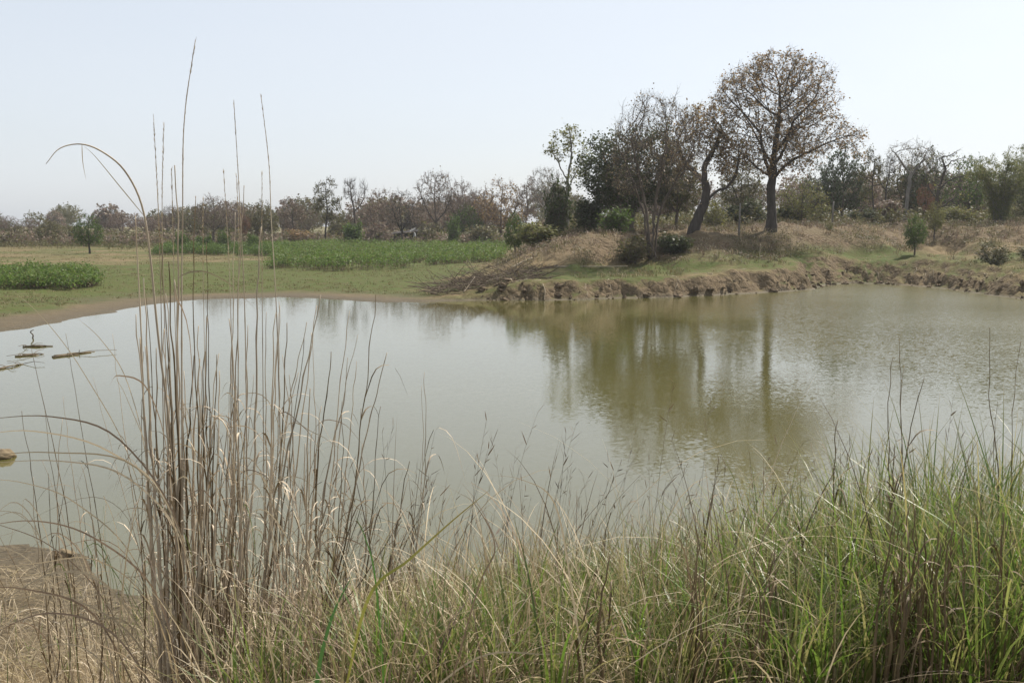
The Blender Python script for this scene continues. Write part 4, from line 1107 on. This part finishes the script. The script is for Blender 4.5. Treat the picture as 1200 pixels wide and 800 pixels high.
# ------------------------------------------------------------------ near bank grass
def blades(X, Y, L, th0, bend, az, wid, g, k=7, zoff=0.):
    n = len(X); z = height(X, Y) + zoff
    P = np.zeros((n, k, 3)); P[:, 0] = np.stack([X, Y, z - .03], 1)
    seg = L / (k - 1)
    h = np.stack([np.cos(az), np.sin(az), 0 * az], 1)
    for i in range(1, k):
        t = (i - .5) / (k - 1)
        th = th0 + bend * t ** 1.4
        P[:, i] = P[:, i - 1] + seg[:, None] * (h * np.sin(th)[:, None] + np.array([0, 0, 1]) * np.cos(th)[:, None])
    roll = g.normal(0, .5, n)
    s = np.stack([-np.sin(az), np.cos(az), 0 * az], 1) * np.cos(roll)[:, None] + np.array([0, 0, 1]) * np.sin(roll)[:, None] * .6
    return P, wid, s
def tussocks(name, mat, label, n_t, xr, yr, per, Lr, wr, seed, lean=.25, bend=(.3, 1.3), dens=None, rad=.09, k=7, wind=0.0, hf=None):
    g = np.random.default_rng(seed)
    cx = g.uniform(*xr, n_t); cy = g.uniform(*yr, n_t)
    if dens is not None:
        q = g.random(n_t) < dens(cx, cy); cx, cy = cx[q], cy[q]
    sdv = pond_sd(cx, cy); q = sdv > .15; cx, cy = cx[q], cy[q]
    m = g.integers(int(per * .5), int(per * 1.5), len(cx))
    X0 = np.repeat(cx, m); Y0 = np.repeat(cy, m); n = len(X0)
    az = g.uniform(0, 2 * math.pi, n)
    r = rad * np.sqrt(g.random(n))
    X = X0 + r * np.cos(az); Y = Y0 + r * np.sin(az)
    size = np.repeat(g.uniform(.7, 1.2, len(cx)), m)
    if hf is not None: size = size * np.repeat(hf(cx, cy), m)
    L = g.uniform(*Lr, n) * size
    th0 = np.abs(g.normal(0, lean, n)) * (.4 + r / rad)
    if wind:
        az = az * .45 + (0.0 + g.normal(0, .5, n)) * .55
    bd = g.uniform(*bend, n)
    P, wd, s = blades(X, Y, L, th0, bd, az, g.uniform(*wr, n), g, k)
    mb = MB(); mb.ribbon(P, wd, s)
    return tag(mb.build(name, M[mat], attr=True), label, None, None, 'stuff')

rightd = lambda x, y: (sstep(-1.3, 1.7, x - .12 * (y - 4.5)) * .85 + .12) * (1 - .5 * sstep(6, 8, y) * (1 - sstep(.5, 2, x)))
midd = lambda x, y: .8 * (.12 + .88 * sstep(-1.6, -.6, x)) * (1 - .35 * sstep(1.5, 3, x)) * (1 - .6 * sstep(6.5, 8.5, y))
hgt_r = lambda x, y: .58 + .55 * sstep(.6, 2.6, x)
tussocks('green_grass', 'grass_green', 'long fresh green grass on the near bank, thickest on the right', 880, (-1.3, 4.6), (3.6, 8.2), 24, (.5, 1.2), (.005, .015), 71, .28, (.3, 1.5), rightd, .1, 8, hf=hgt_r)
tussocks('mixed_grass', 'grass_olive', 'yellowing thin grass all over the near bank', 620, (-3.6, 4.8), (3.6, 9.2), 20, (.3, .85), (.004, .009), 72, .35, (.2, 1.4), midd, .13)
tussocks('dry_grass', 'grass_dry', 'pale dry straw among the near bank grass', 760, (-3.8, 4.9), (3.5, 9.0), 15, (.3, .85), (.004, .010), 73, .5, (.3, 1.9), midd, .14)
tussocks('withered_grass', 'grass_brown', 'dark withered blades low in the near bank grass', 460, (-2.6, 5.0), (3.5, 8.2), 14, (.25, .75), (.005, .011), 74, .6, (.3, 1.8), lambda x, y: .35 + .6 * sstep(1.6, 3.0, x), .16)
# straw litter lying on the ground
def litter(n, seed):
    g = np.random.default_rng(seed)
    X = g.uniform(-6.6, 3.5, n); Y = g.uniform(3.8, 10.8, n)
    q = pond_sd(X, Y) > .2; X, Y = X[q], Y[q]; n = len(X)
    a = g.uniform(0, 6.28, n); L = g.uniform(.1, .5, n)
    P = np.zeros((n, 3, 3))
    for i, t in enumerate((0, .5, 1)):
        P[:, i, 0] = X + np.cos(a) * L * t; P[:, i, 1] = Y + np.sin(a) * L * t
        P[:, i, 2] = height(P[:, i, 0], P[:, i, 1]) + .012 + g.uniform(0, .06, n) * (1 if i == 1 else .6)
    mb = MB(); mb.ribbon(P, g.uniform(.003, .008, n), np.stack([-np.sin(a), np.cos(a), .2 + 0 * a], 1))
    tag(mb.build('straw_litter', M['grass_dry'], attr=True), 'fallen straw lying on the near bank', None, None, 'stuff')
litter(12500, 75)
# thin flowering stalks with open branched heads
def panicles(name, n, xr, yr, Lr, seed, label, dens=None):
    g = np.random.default_rng(seed)
    X = g.uniform(*xr, n); Y = g.uniform(*yr, n)
    if dens is not None: q = g.random(n) < dens(X, Y); X, Y = X[q], Y[q]
    q = pond_sd(X, Y) > .2; X, Y = X[q], Y[q]; n = len(X)
    az = g.normal(0, .9, n); L = g.uniform(*Lr, n)
    P, wd, s = blades(X, Y, L, np.abs(g.normal(0, .12, n)), g.uniform(.05, .5, n), az, g.uniform(.002, .003, n), g, 7)
    mb = MB(); mb.twigs(P, g.uniform(.0011, .0018, n))
    for tip in range(6):
        B = P[:, -1] - (P[:, -1] - P[:, -2]) * (tip * .22)
        d = (P[:, -1] - P[:, -2]); d /= np.linalg.norm(d, axis=1, keepdims=True)
        d = d + g.normal(size=(n, 3)) * .45; d /= np.linalg.norm(d, axis=1, keepdims=True)
        l = g.uniform(.03, .09, n)[:, None]
        Q = np.stack([B, B + d * l * .5, B + d * l], 1)
        mb.ribbon(Q, g.uniform(.003, .006, n), np.cross(d, g.normal(size=(n, 3))) * .8)
    tag(mb.build(name, M['grass_brown']), label, None, None, 'stuff')
tussocks('long_dry_blades', 'grass_dry', 'long pale bent blades arching over the near bank grass', 95, (-2.2, 4.6), (3.7, 7.6), 4, (.8, 1.45), (.006, .011), 77, .35, (.7, 2.3), None, .16, 9)
tussocks('long_brown_blades', 'grass_brown', 'long dark dead blades among the near bank grass', 80, (-1.5, 4.6), (3.7, 7.6), 5, (.7, 1.3), (.006, .012), 78, .25, (.1, 1.2), None, .1, 8)
panicles('flowering_grass', 330, (-1.6, 4.6), (4.2, 9.0), (.7, 1.35), 81, 'fine brown flowering stalks rising above the grass')

# ------------------------------------------------------------------ reeds
def px_curve(pts, d0, d1=None, n=5):
    d1 = d0 if d1 is None else d1
    Q = [at(px, py, d0 + (d1 - d0) * i / (len(pts) - 1)) for i, (px, py) in enumerate(pts)]
    return crom(np.array(Q), n)
def reed_mesh(P, r, g, seed_from=None, sheath=True, knots=True):
    """stem with joints and clinging dry sheaths; P relative to the clump"""
    mb = MB(); k = len(P)
    P2 = resample(P, .05); m = len(P2)
    t = np.linspace(0, 1, m)
    rad = r * (1 - .72 * t ** 1.2)
    if knots:
        ph = g.integers(0, 6); per = int(g.integers(5, 8))
        rad = rad * np.where((np.arange(m) + ph) % per == 0, 1.28, 1)
    mb.tube(P2, rad, 6, t=t)
    if sheath:
        for i in range(int(g.integers(3, 9))):
            j = int(g.integers(2, max(3, int(m * .75)))); q = P2[j]; a = g.random() * 6.28; L = g.uniform(.08, .38)
            d = np.array([math.cos(a), math.sin(a), 0])
            u = g.uniform(.3, 1.0)
            C_ = np.array([q, q + d * L * .25 + [0, 0, L * u * .6], q + d * L * .65 + [0, 0, L * u * .55], q + d * L * .95 + [0, 0, L * (u * .1 - .2)]])
            C_ = crom(C_, 3)
            sd2 = np.array([-d[1], d[0], .3]); 
            mb.ribbon(C_[None], np.array([g.uniform(.005, .011)]), sd2[None])
    return mb
def seed_head(P, g, frm=.45, dense=70, size=.022):
    mb = MB(); m = len(P)
    n = dense
    tt = g.uniform(frm, 1, n); ii = tt * (m - 1); i0 = np.minimum(ii.astype(int), m - 2)
    Q = P[i0] + (P[i0 + 1] - P[i0]) * (ii - i0)[:, None]
    T = P[i0 + 1] - P[i0]; T /= np.linalg.norm(T, axis=1, keepdims=True)
    a = g.normal(size=(n, 3)); a -= T * (a * T).sum(1, keepdims=True); a /= np.linalg.norm(a, axis=1, keepdims=True)
    d = T + a * .28
    L = g.uniform(.4, 1.2, n)[:, None] * size
    mb.ribbon(np.stack([Q, Q + d * L * .5, Q + d * L], 1), g.uniform(.002, .0045, n), np.cross(d, a))
    return mb
g = np.random.default_rng(90)
def clump(name, px, d, label, cat='reeds'):
    x = raydir(px, 700)[0] / raydir(px, 700)[1] * d
    return empty(name, (x, d, ground(x, d)), label, cat)
def foot(px_at_bottom, d, py=830):
    x = raydir(px_at_bottom, py)[0] / raydir(px_at_bottom, py)[1] * d
    return np.array([x, d, ground(x, d) - .04])
def add_stem(par, footp, top, r, mat, bow=0.0, seed=None, sheath=True, lab=None):
    """one reed from its foot to its tip, slightly bowed, with an optional seed head as its own sub-part"""
    o0 = np.array(par.location)
    mid = (footp + top) / 2 + np.array([bow, g.normal(0, .03), 0]); q = footp + (top - footp) * .22 + np.array([bow * .35, 0, 0])
    q3 = footp + (top - footp) * .78 + np.array([bow * .7, 0, 0])
    P = crom(np.array([footp, q, mid, q3, top]), 5) - o0
    w_ = np.linspace(0, 1, len(P)); P[:, 0] += g.normal(0, .004, len(P)) + .006 * np.sin(w_ * g.uniform(4, 12) + g.random() * 6)
    s = reed_mesh(P, r, g, sheath=sheath).build('stem', M[mat], par, attr=False)
    if lab: s['label'] = lab
    if seed is not None:
        h = seed_head(P, g, *seed).build('seed_head', M['grass_dry'], s)
    return s

main = clump('reed_clump', 222, 4.9, 'tall crowded clump of dry brown reeds, the thickest bundle on the left')
for i in range(44):
    bx = g.normal(218, 17); d = g.uniform(4.6, 5.2); f = foot(bx, d)
    tx = bx + g.normal(-2, 13) + (bx - 218) * .9; ty = g.uniform(300, 560) if i > 8 else g.uniform(190, 330)
    add_stem(main, f, at(tx, ty, d + g.normal(0, .12)), g.uniform(.0045, .0088), ['reed_stem', 'reed_stem', 'reed_dark', 'reed_pale'][int(g.integers(4))], g.normal(0, .02),
             (.55, 40, .018) if i <= 8 else None)
# the named tall ones
for bx, pts, r in [(214, [(213, 420), (214, 250), (216, 140), (229, 47)], .0062), (196, [(190, 420), (186, 260), (180, 138)], .004), (205, [(194, 420), (190, 250), (192, 147)], .004),
                   (222, [(206, 400), (203, 280), (201, 200)], .004)]:
    d = 4.8; f = foot(bx, d)
    Q = crom(np.vstack([f[None], np.array([at(x, y, d) for x, y in pts])]), 6) - np.array(main.location)
    s = reed_mesh(Q, r, g, sheath=False).build('stem', M['reed_stem'], main)
    seed_head(Q, g, .55, 110, .024).build('seed_head', M['grass_dry'], s)

second = clump('reed_clump', 305, 5.2, 'looser clump of dry reeds right of the thickest bundle, tops fanning out')
for i in range(58):
    bx = g.uniform(248, 385); d = g.uniform(4.7, 5.9); f = foot(bx, d)
    tx = bx + g.normal(8, 20) + (bx - 310) * .12; ty = g.uniform(345, 620)
    if g.random() < .18: tx += g.uniform(40, 90)
    add_stem(second, f, at(tx, ty, d + g.normal(0, .15)), g.uniform(.0045, .0075), ['reed_stem', 'reed_dark', 'reed_pale', 'reed_stem', 'reed_pale'][int(g.integers(5))], g.normal(0, .03))
for bx, pts, r in [(290, [(288, 420), (281, 240), (274, 118)], .0045), (335, [(326, 420), (318, 260), (315, 190), (306, 113)], .0045), (280, [(272, 430), (268, 300), (262, 200)], .0035),
                   (312, [(308, 430), (307, 300), (307, 200)], .0035), (250, [(240, 420), (238, 300), (238, 230)], .0035), (282, [(279, 420), (280, 280), (277, 205)], .0035)]:
    d = 5.0; f = foot(bx, d)
    Q = crom(np.vstack([f[None], np.array([at(x, y, d) for x, y in pts])]), 6) - np.array(second.location)
    s = reed_mesh(Q, r, g, sheath=False).build('stem', M['reed_stem'], second)
    seed_head(Q, g, .6, 80, .02).build('seed_head', M['grass_dry'], s)

for i in range(34):
    bx = g.uniform(215, 400); d = g.uniform(4.5, 5.6); s_ = g.choice([-1, 1]); y0 = g.uniform(480, 660); w_ = g.uniform(40, 110)
    Q = px_curve([(bx, 800), (bx + s_ * w_ * .15, (y0 + 800) / 2), (bx + s_ * w_ * .5, y0), (bx + s_ * w_ * .9, y0 + g.uniform(-25, 15)), (bx + s_ * w_ * 1.25, y0 + g.uniform(10, 70))], d, d + g.normal(0, .3), 5) - np.array(second.location)
    mb = MB(); mb.ribbon(Q[None], np.array([g.uniform(.006, .011)]), np.array([[.2, .45, .8]]))
    mb.build('leaf', M[['grass_dry', 'grass_brown', 'grass_dry'][i % 3]], second, attr=True)
third = clump('reed_clump', 420, 5.0, 'thin sparse reeds leaning right, between the loose clump and the wide green blade')
for bx, tx, ty, r in [(395, 424, 478, .005), (372, 440, 345, .0045), (420, 444, 476, .004), (446, 481, 540, .006), (470, 498, 436, .004), (474, 492, 452, .003), (452, 480, 560, .0045), (350, 418, 392, .004), (360, 400, 470, .004),
                      (300, 470, 610, .005), (410, 425, 520, .006), (380, 432, 560, .004)]:
    d = g.uniform(4.5, 5.4)
    add_stem(third, foot(bx, d), at(tx, ty, d), r, ['reed_dark', 'reed_stem'][int(g.integers(2))], g.normal(0, .03))

left = clump('reed_clump', 110, 5.6, 'sparse thin reeds standing left of the thickest bundle, over the mud')
for i in range(22):
    bx = g.uniform(60, 200); d = g.uniform(5.2, 6.2); f = foot(bx, d, 800)
    tx = bx - g.uniform(-5, 90); ty = g.uniform(380, 640)
    add_stem(left, f, at(tx, ty, d), g.uniform(.003, .0052), ['reed_stem', 'reed_dark', 'reed_pale'][int(g.integers(3))], g.normal(0, .04))

# arching dry stem high at the left
arch = clump('arching_reed', 205, 4.7, 'single dry reed arching over to the left against the sky', 'reed')
Q = crom(np.vstack([foot(225, 4.7)[None], np.array([at(x, y, 4.7 - .05 * i) for i, (x, y) in enumerate([(205, 560), (186, 400), (176, 300), (166, 240), (146, 200), (120, 178), (95, 169), (70, 174), (54, 192)])])]), 5) - np.array(arch.location)
mb = MB(); mb.tube(Q, np.concatenate([np.linspace(.006, .0045, len(Q) - 20), np.linspace(.0045, .0014, 20)]), 6); mb.build('stem', M['reed_stem'], arch)
Q = crom(np.array([at(x, y, 4.55) for x, y in [(168, 252), (140, 218), (112, 184), (98, 171)]]), 5) - np.array(arch.location)
mb = MB(); mb.ribbon(Q[None], np.array([.006]), np.array([[.5, .2, .6]])); mb.build('leaf', M['grass_dry'], arch)
Q = crom(np.array([at(x, y, 4.5) for x, y in [(96, 170), (97, 190), (101, 212)]]), 5) - np.array(arch.location)
mb = MB(); mb.ribbon(Q[None], np.array([.004]), np.array([[1., .2, .1]])); mb.build('leaf', M['grass_dry'], arch)

# big drooping dry leaves at lower left
droop = clump('dry_grass_tussock', 190, 4.6, 'tussock of long dry leaves drooping over the mud at lower left', 'grass tussock')
leafpaths = [
    [(225, 780), (210, 620), (140, 515), (60, 488), (-30, 492)], [(235, 800), (215, 640), (150, 560), (70, 540), (-30, 543)], [(240, 800), (220, 650), (160, 548), (60, 530), (-40, 536)],
    [(215, 800), (180, 690), (110, 630), (40, 610), (-40, 620)], [(220, 810), (170, 700), (110, 655), (40, 660), (-40, 668)], [(200, 820), (150, 740), (80, 700), (20, 700), (-40, 712)],
    [(190, 820), (130, 740), (60, 718), (0, 738), (-40, 770)], [(210, 810), (160, 660), (90, 590), (30, 566), (-30, 560)], [(230, 800), (200, 600), (130, 530), (40, 505), (-40, 512)],
    [(180, 820), (120, 700), (60, 640), (0, 615), (-40, 608)], [(200, 800), (175, 560), (150, 450), (120, 400), (90, 372)], [(160, 820), (100, 760), (40, 760), (-20, 800)],
    [(215, 800), (200, 560), (175, 460), (140, 440), (128, 452)], [(210, 800), (160, 560), (100, 440), (50, 372), (12, 338)], [(230, 790), (190, 580), (150, 470), (135, 442)],
    [(225, 800), (225, 430), (205, 340), (228, 318), (262, 328), (300, 362)], [(250, 800), (262, 620), (240, 540), (205, 520), (190, 545)],
    [(205, 800), (130, 690), (70, 670), (10, 700), (-30, 740)], [(170, 830), (110, 720), (30, 690), (-40, 690)], [(190, 810), (150, 730), (95, 735), (60, 790)]]
for i, pts in enumerate(leafpaths):
    d = 4.6 + g.normal(0, .25)
    Q = px_curve(pts, d, d + g.normal(0, .5), 6) - np.array(droop.location)
    mb = MB(); mb.ribbon(Q[None], np.array([g.uniform(.007, .013)]), np.array([[.1, .35 + g.normal() * .2, .9]]))
    mb.build('leaf', M['grass_dry'] if i % 3 else M['grass_brown'], droop, attr=True)
for i in range(78):
    bx = g.uniform(60, 330); d = g.uniform(4.5, 6.2); s_ = g.uniform(-1, .25)
    y0 = g.uniform(600, 760); hx = bx + s_ * g.uniform(60, 150)
    Q = px_curve([(bx, 830), (bx + s_ * 25, y0 + 40), (bx + s_ * 70, y0 - 20), (hx, y0 + g.uniform(-30, 20)), (hx + s_ * 60, y0 + g.uniform(0, 70))], d, d + g.normal(0, .4), 5) - np.array(droop.location)
    mb = MB(); mb.ribbon(Q[None], np.array([g.uniform(.004, .010)]), np.array([[.15, .4 + g.normal() * .2, .8]]))
    mb.build('leaf', M[['grass_dry', 'grass_brown', 'grass_dry', 'grass_olive'][i % 4]], droop, attr=True)
# strands at the right foot of the reeds
for nm, pts, wd, mt, lb in [
    ('grass_blade', [(368, 830), (376, 770), (392, 715), (414, 672)], .022, 'blade_fresh', 'wide fresh green blade standing at the foot of the loose reeds'),
    ('grass_blade', [(400, 830), (432, 700), (480, 655), (530, 610), (576, 572)], .016, 'blade_yellow', 'long yellow blade slanting up to the right in the middle'),
    ('grass_blade', [(452, 830), (440, 680), (428, 630), (416, 604)], .010, 'blade_fresh', 'narrow green blade leaning left beside the wide one'),
    ('grass_blade', [(470, 840), (560, 770), (640, 766), (704, 764)], .010, 'grass_dry', 'pale dry blade arching low to the right at bottom centre'),
    ('grass_blade', [(690, 830), (670, 690), (650, 590), (612, 562), (570, 556)], .009, 'grass_dry', 'dry blade bent over to the left above the middle grass'),
    ('grass_blade', [(520, 830), (560, 690), (580, 640), (556, 590), (530, 574)], .008, 'grass_brown', 'brown hooked blade left of the middle of the grass'),
    ('grass_blade', [(400, 830), (340, 740), (300, 700), (330, 690)], .008, 'grass_dry', 'dry blade looped across the foot of the loose reeds')]:
    d = 3.5
    Q = px_curve(pts, d, d + .15, 7); f = Q[0].copy(); f[2] = ground(f[0], f[1]) - .03
    Q = np.vstack([f[None], Q]); c = Q[0].copy()
    dr = Q[-1] - Q[2]; sv = np.cross(dr, [.25, 1, -.2]); sv /= np.linalg.norm(sv)
    mb = MB(); mb.ribbon((Q - c)[None], np.array([wd * .85]), sv[None])
    o = mb.build(nm, M[mt], attr=True); o.location = c
    tag(o, lb, 'grass blade')

# single stalks and dark cut stubs on the right
for lb, px, stems_ in [
    ('slim dark stalk pair standing apart right of centre, one of them cut off short', 972, [(960, 981, 492, .006), (905, 980, 545, .006)]),
    ('tall dark stalks rising over the right hand grass, with one leaning right', 1050, [(1048, 1052, 395, .004), (1040, 1047, 418, .005), (1052, 1060, 430, .003), (1010, 1083, 442, .0055), (1046, 1050, 520, .007)]),
    ('thin upright stalks above the grass near the right edge, left one straight', 1160, [(1158, 1159, 384, .0042), (1163, 1166, 470, .003)]),
    ('thin upright stalk nearest the right edge of the grass', 1184, [(1172, 1196, 400, .0033)]),
    ('lone dark stalk short and straight left of the green grass', 838, [(832, 840, 548, .005), (826, 835, 575, .005)]),
    ('dark leaning stalks in the middle of the grass', 705, [(690, 716, 600, .006), (676, 706, 640, .007)])]:
    c = clump('dead_stalk', px, 5.0, lb, 'stalk')
    for bx, tx, ty, r in stems_:
        d = 5.0 + g.normal(0, .2)
        add_stem(c, foot(bx, d, 780), at(tx, ty, d), r, 'reed_dark', g.normal(0, .02), (.6, 30, .014) if ty < 440 else None, sheath=ty > 440)
for lb, px, n, sp, y0, y1 in [
    ('dark stub cluster right of centre in the green grass, thickest of the stubs', 1062, 18, 15, 575, 690), ('dark stub cluster nearest the lower right corner', 1108, 16, 15, 600, 700), ('dark stub pair at the left end of the green grass', 704, 5, 9, 640, 705),
    ('thin dark stubs between the lone stalk and the cut off pair', 905, 6, 14, 610, 690), ('short dark stubs at the right edge of the grass', 1178, 8, 14, 600, 680),
    ('few dark stubs left in the green grass', 822, 8, 11, 600, 690)]:
    c = clump('stalk_stubs', px, 4.6, lb, 'stalk stubs')
    for i in range(n):
        bx = px + g.normal(0, sp) - 12; d = g.uniform(3.55, 3.9)
        add_stem(c, foot(bx, d, 790), at(bx + g.normal(14, 9), g.uniform(y0, y1), d), g.uniform(.004, .0078), 'reed_dark', g.normal(0, .02), None, sheath=i % 4 == 0)
# low dry tangle and a few fresh shoots on the wet shore at lower left
tussocks('shore_straw', 'grass_dry', 'matted pale straw on the shore at lower left', 170, (-6.4, -1.4), (5.6, 9.2), 12, (.25, .8), (.004, .009), 91, .9, (.4, 1.7), None, .25)
tussocks('shore_grass', 'grass_green', 'sparse fresh shoots on the shore at lower left', 70, (-5.4, -1.2), (5.2, 9.4), 9, (.2, .6), (.004, .008), 92, .5, (.3, 1.5), None, .12)

# clods fallen to the foot of the cut bank, and roots hanging out of it
def fallen_clods(n, seed):
    g = np.random.default_rng(seed); mb = MB()
    X = g.uniform(-2, 38, n * 6); Y = g.uniform(52, 72, n * 6)
    sdv = pond_sd(X, Y); z = height(X, Y); q = (z > -.08) & (z < .9) & (sdv > -.6) & (sdv < 3); X, Y, z = X[q][:n], Y[q][:n], z[q][:n]
    u = np.linspace(0, math.pi, 6)[:, None]; v = np.linspace(0, 2 * math.pi, 8)[None, :-1]
    D = np.stack([np.sin(u) * np.cos(v), np.sin(u) * np.sin(v), np.cos(u) + 0 * v], -1).reshape(-1, 3)
    i = np.arange(5)[:, None] * 7; j = np.arange(7)[None]; j2 = (j + 1) % 7
    F = np.stack([i + j, i + 7 + j, i + 7 + j2, i + j2], -1).reshape(-1, 4)
    for x, y, zz in zip(X, Y, z):
        rr_ = .05 + .22 * g.random() ** 3
        mb.add(D * (1 + .35 * g.normal(size=(len(D), 1)) * .6) * rr_ * g.uniform(.6, 1.3, 3) * [1, 1, .7] + [x, y, zz + rr_ * .2], F)
    tag(mb.build('fallen_clods', M['mud_dark'], smooth=False), 'clods of earth fallen along the foot of the cut bank', None, None, 'stuff')
M['mud_dark'] = barkmat('bank clods', (.07, .05, .032), (.17, .128, .082), 5, .95, 1, .8)
fallen_clods(420, 101)
def roots(n, seed):
    g = np.random.default_rng(seed)
    X = g.uniform(0, 34, n * 8); Y = g.uniform(53, 72, n * 8); z = height(X, Y); sdv = pond_sd(X, Y)
    q = (z > .7) & (z < 1.3) & (sdv < 2.6); X, Y, z = X[q][:n], Y[q][:n], z[q][:n]; n = len(X)
    P = np.zeros((n, 5, 3)); a = g.normal(0, .5, n); L = g.uniform(.4, 1.3, n)
    for i in range(5):
        t = i / 4
        P[:, i, 0] = X + np.sin(a) * L * t + g.normal(0, .04, n); P[:, i, 1] = Y - np.cos(a) * L * t * .9
        P[:, i, 2] = np.maximum(height(P[:, i, 0], P[:, i, 1]) + .03, z - L * t * 1.1)
    mb = MB(); mb.twigs(P, g.uniform(.01, .025, n), 4)
    tag(mb.build('bank_roots', M['wood_pale']), 'thin pale roots hanging down the cut bank', None, None, 'stuff')
roots(70, 102)
